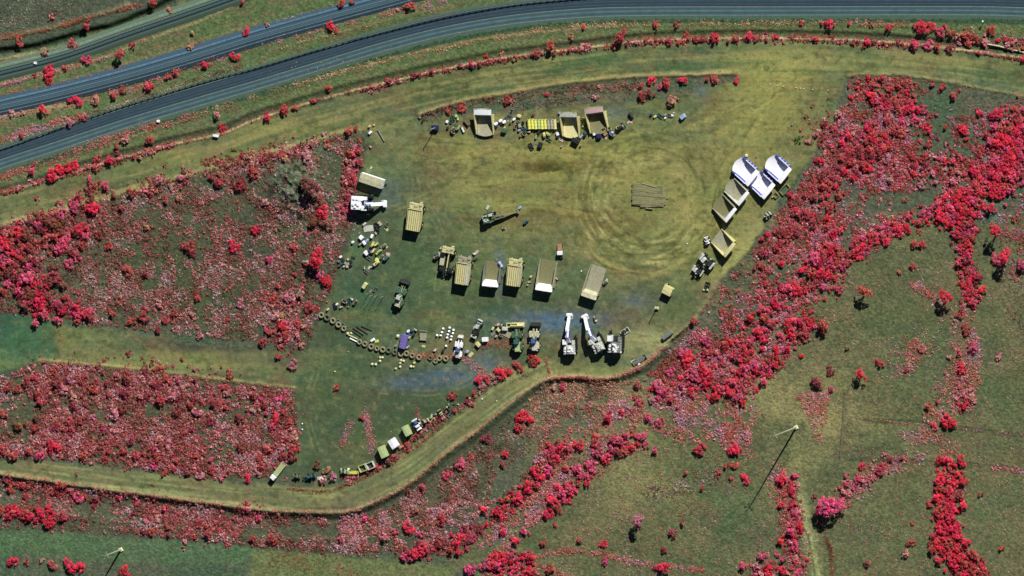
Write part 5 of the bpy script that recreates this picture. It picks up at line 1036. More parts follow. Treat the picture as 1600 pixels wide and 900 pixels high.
def scrap(kind, px, py, c, where, s=1.0, d=None, h=1.0):
    d = d or (math.cos(rnd.uniform(0, 3.14)), math.sin(rnd.uniform(0, 3.14)))
    names = dict(crate='crate', drum='drum', tank='tank', engine='engine_block', frame='scrap_trestle', bucket='loader_bucket', pipe='pipe', reel='cable_reel', pump='pump', plate='steel_plate', blob='concrete_lump', box='equipment_box')
    o = empty(names[kind], px, py, d, None, KINDW[kind] if kind != 'blob' else 'concrete', 'scrap parts laid out '+where.split(',')[0]); m_ = K[c]
    if kind in ('crate', 'box'):
        L, W_, H_ = 1.5*s*rnd.uniform(.8, 1.2), 1.1*s*rnd.uniform(.8, 1.2), 1.0*s*h
        MB().box((0, 0, H_/2), (L, W_, H_)).obj('body', m_, o); q_ = MB()
        for x_ in (-.4, 0, .4): q_.box((x_*L, 0, H_*.5), (.08, W_+.06, H_+.06), bev=.01)
        q_.obj('strap', K['grey' if c != 'grey' else 'dark'], o)
        MB().box((0, 0, H_+.04), (L*.92, W_*.9, .07)).obj('lid', m_, o)
    elif kind == 'drum':
        r_ = .55*s; MB().lathe([(0, .03), (r_, .03), (r_, .4*s), (r_*1.05, .43*s), (r_, .46*s), (r_, .85*s), (r_*1.05, .88*s), (r_, .91*s), (r_, 1.25*s*h), (r_*.93, 1.27*s*h), (r_*.93, 1.22*s*h), (0, 1.22*s*h)], n=16).obj('shell', m_, o)
        MB().cyl((r_*.5, 0, 1.2*s*h), (r_*.5, 0, 1.3*s*h), .08*s, n=8).obj('bung', K['dark'], o)
    elif kind == 'tank':
        L = 2.6*s; r_ = .75*s; MB().cyl((-L/2, 0, r_+.15), (L/2, 0, r_+.15), r_, n=16).cyl((-L/2-.25*s, 0, r_+.15), (-L/2, 0, r_+.15), r_*.7, r_, n=16).cyl((L/2, 0, r_+.15), (L/2+.25*s, 0, r_+.15), r_, r_*.7, n=16).obj('shell', m_, o)
        MB().cyl((0, 0, 2*r_), (0, 0, 2*r_+.35), .2*s, n=10).obj('hatch', K['dark'], o); q_ = MB()
        for x_ in (-.3, .3): q_.box((x_*L, 0, .2), (.2, r_*1.8, .4))
        q_.obj('saddle', K['dark'], o)
    elif kind == 'engine':
        MB().box((0, 0, .75*s), (1.9*s, 1.0*s, 1.0*s), taper=.8).box((.2*s, .4*s, 1.2*s), (.9*s, .5*s, .5*s)).obj('block', m_, o)
        MB().cyl((-1.1*s, 0, .7*s), (-.9*s, 0, .7*s), .48*s).cyl((.95*s, 0, .8*s), (1.15*s, 0, .8*s), .6*s).obj('flywheel', K['lgrey'], o); MB().cyl((-.6*s, -.35*s, 1.25*s), (.6*s, -.35*s, 1.25*s), .15*s, n=8).obj('manifold', K['orange' if c == 'dark' else 'grey'], o)
    elif kind == 'frame':
        L, W_ = 3.2*s, 1.6*s; q_ = MB()
        for y_ in (-1, 1): q_.box((0, y_*W_/2, .35), (L, .2*s, .5))
        for x_ in (-1, -.2, .5, 1): q_.box((x_*L/2, 0, .4), (.2*s, W_, .4))
        q_.obj('beam', m_, o); MB().cyl((-.3*L, 0, .45), (.2*L, 0, .45), .3*s, n=10).obj('axle', K['dark'], o)
    elif kind == 'bucket':
        w = 1.7*s; q_ = MB(); q_.prism([(-.9*s, .1), (.9*s, .1), (-.2*s, .35*s), (-.5*s, .9*s), (-.1*s, 1.5*s), (-.35*s, 1.6*s), (-1.0*s, 1.1*s)], -w, w); q_.obj('shell', m_, o)
        for y_ in (-1, 1): MB().prism([(-.9*s, .1), (.9*s, .1), (-.2*s, 1.55*s), (-1*s, 1.1*s)], y_*w-.04, y_*w+.04).obj('cheek', m_, o)
        q_ = MB(); [q_.box((.95*s, -w+.3*s+k*(2*w-.6*s)/5, .12), (.4*s, .16*s, .16)) for k in range(6)]; q_.obj('tooth', K['dark'], o)
    elif kind == 'pipe':
        L = 7*s; r_ = .2*h; q_ = MB(); q_.lathe([(r_*.75, 0), (r_, 0), (r_, L), (r_*.75, L), (r_*.75, 0)], n=12); q_.V = [(z-L/2, x, y+r_+.02) for x, y, z in q_.V]; q_.obj('tube', m_, o)
        q_ = MB(); [q_.cyl((x_*L/2-.08, 0, r_+.02), (x_*L/2+.08, 0, r_+.02), r_*1.35, n=12, cap=True) for x_ in (-.99, .99)]; q_.obj('flange', m_, o)
    elif kind == 'reel':
        r_ = .9*s; MB().cyl((0, -.5*s, r_), (0, -.4*s, r_), r_, n=18).cyl((0, .4*s, r_), (0, .5*s, r_), r_, n=18).obj('flange', m_, o); MB().cyl((0, -.4*s, r_), (0, .4*s, r_), r_*.6, n=14).obj('cable', K['dark'], o)
    elif kind == 'pump':
        MB().cyl((-.5*s, 0, .6*s), (.5*s, 0, .6*s), .5*s, n=14).cyl((.1*s, 0, .6*s), (.1*s, 0, 1.3*s), .22*s, n=10).obj('casing', m_, o); MB().box((-.9*s, 0, .5*s), (.8*s, .7*s, .7*s)).obj('motor', K['lgrey'], o); MB().box((-.2*s, 0, .08), (2.2*s, 1.0*s, .16)).obj('base_plate', K['dark'], o)
    elif kind == 'plate':
        MB().box((0, 0, .15), (2.2*s, 1.3*s, .12)).obj('sheet', m_, o); MB().box((-.6*s, 0, .05), (.15, 1.2*s, .1)).box((.6*s, 0, .05), (.15, 1.2*s, .1)).obj('dunnage', K['wood'], o)
    elif kind == 'blob':
        q_ = MB(); q_.lathe([(0, 0), (.62*s, .0), (.7*s, .25*s), (.66*s, .6*s), (.45*s, .88*s), (0, .98*s)], n=9); q_.V = [(x*rnd.uniform(.85, 1.15), y*rnd.uniform(.85, 1.15), z*rnd.uniform(.9, 1.1)) for x, y, z in q_.V]; q_.obj('lump', m_, o)
    SCR.append((o, px, py, s, (('small ' if s < .7 else 'big ' if s > 1.3 else '')+CW[c]+' '+KINDW[kind]), where)); return o
# ------------------------------------------------------------- things in the yard
tray(759, 189, (-.02, -1), 'khaki dump tray with white curved canopy, leftmost of three along the top bank', 'lgrey', 'khaki', 'white', L=12.4, Wd=8.6, Hh=4.6, canL=3.0)
tray(893, 193, (-.03, -1), 'khaki dump tray with pale canopy, between the yellow drums and third top tray', 'khaki', 'khaki', 'gwhite', L=11.6, Wd=8.4, Hh=4.4, canL=2.4)
tray(935, 186, (-.16, -1), 'tilted dump tray with whitish pink canopy, rightmost of three along the top bank', 'olive', 'khaki', 'pink', L=12.2, Wd=9.2, Hh=4.6, canL=2.8)
TD = (.75, .66)
tray(1168, 267, TD, 'glossy white dump tray, upper left of the three bright white trays', 'bwhite', 'shadeblue', 'bwhite', railc='bwhite', L=10.8, Wd=9.0, Hh=3.6, Ht=1.7, rise=1.9, curve=1.5, canL=2.3)  # blue walls of the three white trays are painted shade
tray(1194, 288, TD, 'glossy white dump tray, lowest of the three bright white trays', 'bwhite', 'shadeblue', 'bwhite', railc='bwhite', L=10.2, Wd=9.0, Hh=3.6, Ht=1.7, rise=1.4, curve=1.0, canL=2.3)
tray(1219, 263, TD, 'glossy white dump tray, rightmost of the three bright white trays', 'bwhite', 'shadeblue', 'bwhite', railc='bwhite', L=10.8, Wd=9.0, Hh=3.6, Ht=1.7, rise=1.9, curve=1.5, canL=2.3)
tray(1154, 299, TD, 'dull grey white dump tray, just below left of the bright white trays', 'lgrey', 'gwhite', 'white', L=10.4, Wd=8.2, Hh=3.7, Ht=1.6, rise=1.2, curve=1.2, canL=1.9)
tray(1135, 325, TD, 'dusty khaki dump tray with white canopy, below the dull grey one', 'olive', 'lgrey', 'white', L=10.2, Wd=8.4, Hh=3.9, Ht=1.5, rise=.8, curve=1.0, canL=1.9)
tray(1133, 379, TD, 'khaki dump tray with cream canopy, standing apart below the white trays', 'lgrey', 'khaki', 'khaki', L=10.4, Wd=8.4, Hh=4.0, Ht=1.4, rise=.3, curve=.2, canL=1.9)
tray(771, 427, (-.05, 1), 'dusty dump tray with bright white canopy between two khaki haul trucks', 'olive', 'grey', 'white', L=11.6, Wd=8.0, Hh=4.1, Ht=2.0, rise=.2, curve=.1, canL=2.0)
tray(856, 430, (-.10, 1), 'dusty dump tray with white canopy, second from right in the middle row', 'olive', 'lgrey', 'white', L=14.0, Wd=8.4, Hh=4.1, Ht=1.9, rise=.1, curve=.1, canL=2.1)
tray(930, 440, (-.27, 1), 'faded grey dump tray with pale canopy, rightmost in the middle row', 'lgrey', 'lgrey', 'pale', L=15.0, Wd=7.8, Hh=4.0, Ht=1.5, rise=.1, curve=.1, canL=2.2)
haul_truck(652, 337, (.13, -1), 'khaki haul truck with ribbed flat body, parked alone left of the yard centre', L=13.0, Wd=7.6)
haul_truck(728, 421, (.12, -1), 'faded khaki haul truck with grey front, second from left in the middle row', 'lgrey', 'khaki', 'gwhite', L=13.0, Wd=7.4)
haul_truck(808, 424, (.10, -1), 'khaki haul truck with yellowish deck between two open trays', 'khaki', 'khaki', 'pale', L=12.6, Wd=7.6)
haul_truck(701, 408, (.16, -1), 'haul truck without its body, bare dark chassis, leftmost in the middle row', 'khaki', 'khaki', L=14.5, Wd=6.6, tbody=False)
cr_ = empty('equipment_rack', 696, 404, (.16, -1), 'pale green deck panel resting on the bare haul truck chassis', 'panel'); cr_.location.z = 2.4
MB().box((0, .6, .1), (6.0, 2.2, .2)).obj('sheet', K['pale'], cr_); MB().box((.6, -2.4, .9), (8.4, .5, .5)).obj('side_rail', K['khaki'], cr_)
excavator(570, 316, (1, .05), 'blue and white mining excavator beside the pale box trailer, boom to the right', 1.5, 'white', 'bwhite', reach=11.5, group='excavators parked in the yard', housec='white', side=-1)
excavator(893, 537, (-.04, -1), 'white excavator with boom raised to the top, leftmost of three in a row', 1.3, 'white', 'bwhite', reach=14.5, side=1)
excavator(935, 534, (-.50, -1), 'white excavator with boom slanting up left, between two other excavators', 1.3, 'gwhite', 'bwhite', reach=14.5, side=1)
excavator(965, 532, (.02, -1), 'white and blue excavator base without a boom, rightmost of three in a row', 1.5, 'white', 'bwhite', boom=False, side=1, housec='grey')
excavator(768, 340, (1, -.24), 'dark green excavator with white roof and long low boom, centre of the yard', 1.0, 'gwhite', 'olive', reach=14.5, side=1, low=True, housec='green')
loader(628, 461, (.28, -1), 'khaki and green wheel loader with raised dark bucket, standing above the tyre row', 1.45, 'pale', 'dark', 'green', 'gwhite', bw=3.2)
loader(811, 530, (-.06, -1), 'green wheel loader with khaki bucket, beside the blue and white loader', 1.5, 'lgreen', 'khaki', 'green', 'teal', bw=4.2)
loader(838, 529, (-.02, -1), 'blue and white wheel loader with dark bucket, right of the green loader', 1.45, 'gwhite', 'dark', 'pale', 'blue', bw=3.2)
loader(719, 544, (.10, -1), 'white and blue wheel loader at the right end of the tyre row', 1.2, 'gwhite', 'gwhite', 'white', 'blue', bw=2.0)
machine(747, 513, (.42, -1), 'white framed truck chassis parked above the small white boxes', 'gwhite', 'dark', 9.4, 1.15, 'truck chassis', 'truck_chassis', 'trucks without bodies')
container(584, 281, (38, 12.6), 'large pale box trailer with drawbar beside the red bushes at the yard edge', 11.6, 4.3, 3.7, 'white', 'pale', 'box trailer', 'box_trailer', hitch=True)
container(633, 533, (.22, -1), 'violet shipping container beside the curved tyre row', 6.4, 3.0, 2.7, 'purple', None, 'container')
container(617, 692, (-.62, -1), 'white container, middle of three boxes on the lower left edge', 4.4, 3.4, 2.9, 'white', 'white', 'container', group='boxes along the lower edge')
container(601, 705, (-.42, -1), 'light green container, lowest of three boxes on the lower left edge', 5.4, 3.0, 3.6, 'lgreen', 'lgreen', 'container', group='boxes along the lower edge')
container(638, 672, (-.48, -1), 'light green container, uppermost of three boxes on the lower left edge', 4.8, 2.6, 3.4, 'lgreen', 'lgreen', 'container', group='boxes along the lower edge')
container(1044, 523, (.80, -.60), 'dark grey box trailer by the yard edge right of the excavators', 5.6, 1.8, 1.6, 'grey', 'grey', 'trailer', 'small_trailer', hitch=False)
flatbed(662, 524, (.02, -1), 'pale grey flatbed rack with cross bar, between violet container and white cones', 4.6, 3.6, .9, 'lgrey', None, 'flat rack', 'flat_rack')
flatbed(436, 736, (-.62, .8), 'light green flatbed truck with white cab at the lower left corner', 9.2, 2.7, 1.3, 'lgreen', 'white', 'flatbed truck', 'flatbed_truck')
flatbed(876, 389, (.05, 1), 'white utility truck with orange tray, alone above the middle row', 5.2, 2.4, 1.0, 'orange', 'white', 'utility truck', 'utility_truck')
MBu = empty('equipment_trolley', 878, 402, (1, 0), 'tiny dark trolley just below the white utility truck', 'trolley'); MB().box((0, 0, .7), (1.4, 1.0, .6)).obj('box', K['dark'], MBu); MB().cyl((-.4, -.6, .3), (-.4, .6, .3), .3).cyl((.4, -.6, .3), (.4, .6, .3), .3).obj('wheel', K['black'], MBu); MB().cyl((.7, 0, .5), (1.4, 0, .4), .06, n=6).obj('drawbar', K['lgrey'], MBu)
flatbed(1000, 562, (.85, -.52), 'low green flatbed trailer lying along the lower right berm', 8.0, 2.4, .7, 'grey', None, 'flatbed trailer', 'flatbed_trailer')
machine(1106, 407, (-.72, -.66), 'large dark stripped machine with pale fittings beside the khaki tray', 'gwhite', 'dark', 8.2, 1.5)
machine(1092, 422, (-.72, -.50), 'smaller dark stripped machine with white pipes below the larger one', 'gwhite', 'dark', 5.6, 1.25)
machine(1106, 375, (.3, 1), 'small white machine left of the khaki tray', 'white', 'gwhite', 3.4, .9)
machine(1201, 336, (.7, -.7), 'small grey machine by the bushes below the white trays', 'gwhite', 'grey', 3.6, .9)
machine(653, 663, (.5, .9), 'blue and white stripped machine behind the red bush on the scrap row', 'white', 'blue', 5.6, 1.1)
machine(665, 659, (.85, -.55), 'dark green frame with khaki rails right of the blue and white machine', 'pale', 'dark', 4.6, .9)
machine(689, 644, (.5, .8), 'light green machine beside the black frame on the scrap row', 'lgreen', 'dark', 2.8, .8)
machine(465, 744, (1, .1), 'green stripped machine, left of two on the lower edge', 'olive', 'teal', 3.6, .8)
machine(487, 744, (1, -.2), 'dark teal stripped machine, right of two on the lower edge', 'teal', 'teal', 4.6, .9)
machine(540, 737, (1, .1), 'light green stripped machine left of the yellow trailer', 'lgreen', 'green', 3.8, .9)
flatbed(554, 738, (1, 0), 'yellow trailer on the lower edge beside two green boxes', 4.6, 1.6, .9, 'yellow', None, 'trailer', 'small_trailer')
machine(1043, 447, (.3, 1), 'small khaki stripped machine behind the cream cabin', 'khaki', 'khaki', 2.6, .7)
container(1046, 453, (.90, .45), 'cream site cabin with black shadow near the right yard edge', 4.4, 3.8, 3.3, 'khaki', 'khaki', 'cabin', 'site_cabin')
def open_bin(px, py, d, label, c='gwhite', L=3.8, Wd=3.0, Hh=1.8, group=None, cat='open bin'):
    o = empty('open_bin', px, py, d, label, cat, group)
    for (x, y, a, b_) in [(0, Wd/2, L, .35), (0, -Wd/2, L, .35)]: MB().box((x, y, Hh/2), (a, b_, Hh)).obj('side', K[c], o)
    for x in (-1, 1): MB().box((x*(L/2-.17), 0, Hh/2), (.35, Wd-.36, Hh-.02)).obj('end', K[c], o)
    MB().box((0, 0, .15), (L-.4, Wd-.4, .2)).obj('floor', K['green'], o); return o
open_bin(568, 731, (.9, -.35), 'pale green open bin, left of two beside the yellow trailer', 'lgreen', group='open bins on the lower edge')
open_bin(580, 727, (.9, -.40), 'white green open bin, right of two beside the yellow trailer', 'gwhite', group='open bins on the lower edge')
open_bin(1227, 296, (.75, -.75), 'rusty open frame right below the rightmost white tray', 'olive', 5.4, 2.6, 1.0, cat='steel frame')
open_bin(1213, 305, (.75, -.75), 'small rusty open frame under the lowest white tray', 'olive', 2.4, 2.2, .9, cat='steel frame')
open_bin(699, 642, (.6, -.5), 'black square frame at the right end of the scrap row', 'dark', 2.4, 2.0, 1.0, cat='steel frame')
open_bin(801, 508, (1, 0), 'khaki open skip in front of the green loader', 'khaki', 5.6, 1.8, 1.2, cat='skip')
# mobile light towers and masts
def light_tower(px, py, h, label, boxc='dark', s=1.0, group='light masts', heads=4, trailer=True):
    o = empty('light_tower', px, py, (1, .12), label, 'light tower', group); z0 = 0
    if trailer:
        MB().box((0, 0, 1.1*s), (3.2*s, 2.2*s, 1.7*s)).obj('generator_box', K[boxc], o); MB().box((0, 0, 1.98*s), (2.6*s, 1.6*s, .08)).obj('lid', K[boxc], o)
        for y_ in (-1, 1): wheel(o, -.2, y_*1.1*s, .45, .3, 'grey')
    else: MB().box((0, 0, .12), (.7, .7, .24)).obj('base', K['dark'], o)
    MB().cyl((.2 if trailer else 0, 0, .2), (.2 if trailer else 0, 0, h*.5), .26 if trailer else .13, .22 if trailer else .11, n=8).cyl((.2 if trailer else 0, 0, h*.5), (.2 if trailer else 0, 0, h), .2 if trailer else .09, .16 if trailer else .07, n=8).obj('mast', K['lgrey'], o)
    a = MB().cyl((.2 if trailer else 0, -.7 if heads > 1 else 0, h), (.2 if trailer else 0, .7 if heads > 1 else .3, h), .05, n=6).obj('cross_arm', K['lgrey'], o)
    for k in range(heads): MB().box((.35 if trailer else 0, (-.6+k*1.2/max(1, heads-1)) if heads > 1 else .2, h+.02), (.28, .34, .3)).obj('lamp_head', K['grey'], o)
    return o
light_tower(681, 199, 8.2, 'dark navy mobile light tower at the left end of the top scrap row', 'navy')
light_tower(1027, 481, 5.6, 'small khaki light mast below the cream cabin, long thin shadow', 'khaki', .6)
for px, py, w_ in [(577, 458, 'leftmost of the four thin posts above the tyre row'), (583, 461, 'second of the four thin posts above the tyre row'), (590, 462, 'third of the four thin posts above the tyre row'), (600, 463, 'rightmost of the four thin posts above the tyre row')]:
    light_tower(px, py, 5.6, w_, trailer=False, heads=1)
def lamp_mast(px, py, h, label):
    o = empty('lamp_mast', px, py, (-.9, .5), label, 'lamp mast', 'tall lamp masts')
    MB().box((0, 0, .35), (2.0, 2.0, .7), taper=.85).obj('footing', K['concrete'], o); MB().cyl((0, 0, .5), (0, 0, h*.5), .48, .36, n=12).cyl((0, 0, h*.5), (0, 0, h), .36, .24, n=12).obj('pole', K['lgrey'], o)
    MB().cyl((-.3, -1.5, h), (-.3, 1.5, h), .12, n=8).cyl((0, 0, h), (2.3, -.9, h-.1), .1, n=8).cyl((0, 0, h), (2.3, .9, h-.1), .1, n=8).obj('cross_arm', K['lgrey'], o)
    for y_ in (-.9, .9, -1.5, 1.5): MB().box((2.3 if abs(y_) < 1 else -.3, y_, h-.2), (.7, .5, .3)).obj('lamp_head', K['grey'], o)
    return o
lamp_mast(1244, 668, 30, 'very tall pale lamp mast with long black shadow in the lower right field')
lamp_mast(189, 859, 20, 'tall pale lamp mast beside the lower road at the bottom left')
# tyres
TY = [(503, 492, 1.35, 'tyre'), (512, 495.6, 1.5, 'tyre2'), (521, 500.6, 1.4, 'tyre'), (530, 507, 1.35, 'tyre'), (538, 513, 1.25, 'tyre'), (562.5, 534, 1.2, 'tyre'), (571, 537, 1.25, 'tyre'), (581, 541, 1.35, 'tyre'), (590, 544, 1.2, 'tyre'), (599, 545.6, 1.4, 'tyre'), (608, 547, 1.35, 'tyre2'), (617.5, 550, 1.2, 'tyre2'), (627, 552.5, 1.3, 'tyre'), (636, 552, 1.3, 'tyre'), (645, 555, 1.25, 'tyre'), (655.6, 558, 1.3, 'tyre'), (687.5, 559.4, 1.3, 'tyre'), (697.5, 560, 1.3, 'tyre'), (673, 559, 1.1, 'tyre2'), (681, 564, 1.1, 'tyre')]
for i, (x, y, r_, c) in enumerate(TY):
    o = tyre(x, y, r_*1.03, None, c, tilt=rnd.choice([0, 0, .06, -.05]))
    SCR.append((o, x, y, r_, ('grey' if c == 'tyre2' else 'pale')+' upright-tread tyre'.replace('upright-tread ', ''), 'in the upper left arc of the row' if i < 5 else ('in the middle arc of the row' if i < 11 else ('by the violet container' if i < 16 else 'at the right end of the row'))))
for (x, y, s_, c, w_) in [(543.7, 521, 1.0, 'concrete', 'at the gap in the tyre row'), (549, 520.5, .8, 'khaki', 'at the gap in the tyre row'), (582, 569, .9, 'concrete', 'below the tyre row, left cluster'), (587.5, 569.5, .9, 'concrete', 'below the tyre row, left cluster'), (594, 564, .9, 'concrete', 'below the tyre row, left cluster'), (594.5, 558.5, .9, 'khaki', 'below the tyre row, left cluster'), (598, 558.5, .8, 'concrete', 'below the tyre row, left cluster'),
    (627, 563, .8, 'concrete', 'below the violet container'), (631, 564, .8, 'concrete', 'below the violet container'), (625.6, 567.5, .9, 'khaki', 'below the violet container'), (625.6, 573, .9, 'concrete', 'below the violet container'), (618.5, 576, .9, 'lgreen', 'below the violet container'), (647.5, 567, .9, 'khaki', 'below the tyre row, right cluster'), (642.5, 572.5, 1.0, 'concrete', 'below the tyre row, right cluster'), (646.5, 573, .8, 'khaki', 'below the tyre row, right cluster'), (622, 525, 1.2, 'concrete', 'left of the violet container'), (523.5, 580.5, .6, 'khaki', 'on the open lower yard'),
    (753.5, 623.5, .5, 'white', 'on the rising lower road'), (776, 626.5, .5, 'yellow', 'on the rising lower road'), (472.5, 662, .5, 'white', 'by the lower plot edge'), (472.5, 671, .55, 'white', 'by the lower plot edge'), (1106, 453, .9, 'lgreen', 'by the bushes at the right yard corner'), (1100, 453, .8, 'lgreen', 'by the bushes at the right yard corner'), (1166.5, 243, 1.1, 'concrete', 'above the white trays'), (1108, 488, .7, 'pink', 'in the bushes right of the yard'), (1204, 131.5, .4, 'khaki', 'across the yard exit'), (1215, 134, .4, 'khaki', 'across the yard exit'), (1224, 135, .4, 'khaki', 'across the yard exit'), (1244, 137, .45, 'khaki', 'across the yard exit'), (1251, 138, .45, 'khaki', 'across the yard exit'), (1256, 139, .45, 'khaki', 'across the yard exit'), (1270, 140, .45, 'khaki', 'across the yard exit'), (1294, 141, .45, 'khaki', 'across the yard exit'), (1238, 195, .7, 'grey', 'above the lone dark bush'), (908.5, 423.5, .5, 'white', 'left of the rightmost middle tray'), (1074, 381, .4, 'white', 'left of the khaki tray'), (87, 185+3, .5, 'grey', 'x')]:
    if w_ != 'x': scrap('blob', x, y, c, w_, s_)
# white cones
for i, (x, y, w_) in enumerate([(692, 513.5, 'top of the left group'), (690, 519, 'second in the left group'), (688, 524, 'lower right of the left group'), (682.5, 524, 'lower left of the left group'), (702, 512, 'top of the left file'), (701, 517.5, 'second of the left file'), (699, 522.5, 'third of the left file'), (698, 527.5, 'bottom of the left file'), (708, 515.6, 'top of the right file'), (707, 520.6, 'second of the right file'), (705, 525.6, 'third of the right file'), (704, 530.6, 'bottom of the right file'), (696.5, 540.5, 'lying apart below the files')]):
    o = empty('marker_cone', x+1, y, (1, 0), f'white marker cone, {w_} right of the flat rack', 'cone', 'white cones set out above the tyre row')
    MB().lathe([(0, 1.75), (.1, 1.72), (.25, 1.1), (.6, .62), (.64, .52), (.2, .52)], n=14).obj('cap', K['white'], o); MB().cyl((0, 0, 0), (0, 0, 1.0), .16, n=8).obj('stem', K['lgreen'], o)
# yellow drum sections
for i in range(9):
    x = 826+i*5.0; c = 'yellow' if i in (0, 1, 2, 4, 5) else ('lgreen' if i == 3 else 'lgrey' if i < 8 else 'khaki')
    o = empty('conveyor_drum', x+2, 193.5-.3*(i % 2), (1, -.04), None, 'conveyor drum', 'conveyor drums lined up between the top trays')
    MB().lathe([(.3, -2.3), (.9, -2.3), (.9, -2.1), (.8, -2.1), (.8, -.75), (.9, -.7), (.9, -.6), (.8, -.55), (.8, .75), (.9, .8), (.9, .9), (.8, .95), (.8, 2.1), (.9, 2.1), (.9, 2.3), (.3, 2.3)], 'y', (0, 0, 1.0), 16).obj('shell', K[c], o); MB().cyl((0, -2.8, 1.0), (0, 2.8, 1.0), .15, n=8).obj('shaft', K['dark'], o); MB().box((0, -2.5, .5), (.9, .3, 1.0)).box((0, 2.5, .5), (.9, .3, 1.0)).obj('bearing', K['grey'], o)
    SCR.append((o, x, 193, 1, CW[c]+' conveyor drum', 'between the top trays'))
# dark pipes
for (x, y, dx, dy, L_, i) in [(560, 518, 14.5, 10, 6.2, 0), (566, 516, 18, 12, 6.6, 1), (573, 513, 18, 8, 5.6, 2), (557, 521, 13, 9, 5.4, 3), (536, 505, 16, 12.5, 6, 4), (553, 531.5, 11, 5.5, 3.8, 5), (552, 526.5, 15, 7, 4.6, 6), (596, 212, 10, 18, 5.8, 7)]:
    scrap('pipe', x, y, ['dark', 'dark', 'dark', 'dark', 'teal', 'white', 'lgreen', 'grey'][i], 'above the tyre row' if i < 7 else 'beside the yard entrance', L_/7, (dx, dy), 1.1 if i < 5 else 1.6)
# scattered plant and scrap, read off place by place: kind,x,y,colour,scale
def lay(text, where):
    for t in text.split():
        a = t.split(','); scrap(a[0], float(a[1]), float(a[2]), a[3], where, float(a[4]) if len(a) > 4 else 1.0)
lay('pump,657,184,grey,.8 drum,661,189,dark,.8 crate,699,190,white,.9 frame,708,185,green,.8 box,713,181,lgreen,.8 pump,716,186,yellow,.9 frame,705,190,teal,.6 engine,708,205,dark,1.1 pump,707,201,grey,.9 engine,717,199,lgrey,1.1 bucket,723,203,gwhite,.7 crate,700,200,dark,.8 plate,712,195,green,.9 bucket,729,193,brown,.9', 'left of the first top tray')
lay('drum,776,193,white,1.3 drum,783,188,bwhite,1.2 drum,789,190,bwhite,1.3 box,776,197,navy,1 crate,785,193,navy,.8 frame,794,183,teal,1.0 frame,799,176,grey,1.0 plate,793,186,pale,1.0 drum,804,186,bwhite,1.0 box,812,181,khaki,1.3 crate,811,190,green,1.2 crate,813,196,lgrey,1.3 pump,798,192,green,.9 box,789,204,green,1.7 drum,789,199,khaki,.7 drum,812,203,lblue,1.0 engine,819,209,dark,1.0 pump,813,214,dark,.8 engine,806,197,dark,.9 frame,820,202,teal,.9 reel,818,191,dark,.8', 'between the first top tray and yellow drums')
lay('box,834,179,brown,.9 pump,838,215,lgrey,1.0 box,845,226,dark,1.5 frame,830,229,dark,1.0 plate,836,224,grey,.9 engine,851,210,yellow,1.1 engine,857,209,lgreen,1.1 crate,843,206,dark,1.2 pump,828,206,pink,.9 box,872,209,white,1.1 box,872,213,navy,1.0 frame,858,218,green,.8 plate,877,219,pink,.9 pump,878,229,pink,.7 drum,875,176,lblue,.9', 'below the yellow drums')
lay('box,901,219,dark,2.2 plate,901,214,white,1.3 pump,908,214,lblue,1.1 drum,915,211,navy,1.1 box,915,207,teal,.9 drum,930,209,white,1.2 box,937,212,navy,1.6 box,947,209,orange,1.2 engine,957,209,blue,1.3 drum,957,207,white,.9 engine,952,201,dark,1.3 box,911,185,khaki,.9 box,912,196,lgreen,.8 engine,944,201,dark,1.0 plate,946,215,pink,.8 pump,907,229,dark,.7', 'below the second and third top trays')
lay('engine,970,198,dark,1.5 frame,974,196,teal,.9 tank,987,180,dark,1.0 plate,982,191,pink,.7 plate,986,191,pink,.7 box,1018,179,navy,.9 crate,1024,182,khaki,.9 frame,1032,181,teal,.9 drum,1040,179,lgrey,.9 drum,1040,184,white,.8 frame,1047,180,grey,.8 crate,1051,180,white,.8 drum,1053,176,gwhite,.6 box,1068,182,lblue,1.7', 'right end of the top scrap row')
lay('box,579,207,white,1.1 drum,578,197,khaki,.9 drum,585,195,gwhite,.7 plate,590,204,grey,.8 pump,580,230,lgrey,.8 plate,580,262,gwhite,.6', 'by the yard entrance')
lay('plate,576,357,gwhite,2.2 crate,570,350,gwhite,1.0 drum,593,348,pink,1.0 box,595,351,pink,.8 frame,589,356,dark,1.4 plate,604,358,lgreen,1.0 engine,605,350,dark,.9', 'just below the blue and white excavator')
lay('box,565,371,bwhite,1.3 box,570,379,white,1.3 pump,563,382,lgrey,1.0 drum,552,378,white,1.0 box,582,369,bwhite,1.3 pump,588,365,pink,.8 crate,567,375,navy,1.2 box,574,376,lblue,1.0', 'in the white and blue scrap pile')
lay('engine,583,381,yellow,1.2 engine,588,381,khaki,1.2 box,573,395,white,1.4 box,578,393,navy,1.2 engine,584,391,khaki,1.2 pump,590,396,yellow,1.1 tank,594,392,lgreen,.9 tank,600,384,olive,1.1 plate,603,385,pale,.9 crate,607,397,pink,1.1 engine,605,402,teal,1.3 box,590,406,yellow,1.2 tank,589,411,khaki,1.1 engine,597,401,green,1.0 frame,577,403,grey,.8', 'in the yellow and green scrap pile')
lay('drum,533,401,white,1.0 crate,530,408,grey,.9 crate,537,407,dark,1.1 box,544,405,pink,.8 crate,549,408,dark,1.0 box,544,412,lgrey,.9 crate,531,415,brown,.9 drum,538,416,gwhite,.8 crate,543,416,pink,.9 crate,549,414,dark,.9 plate,552,403,dark,.9 box,535,411,teal,.9 crate,540,411,lgrey,.8', 'in the square block of parts at left')
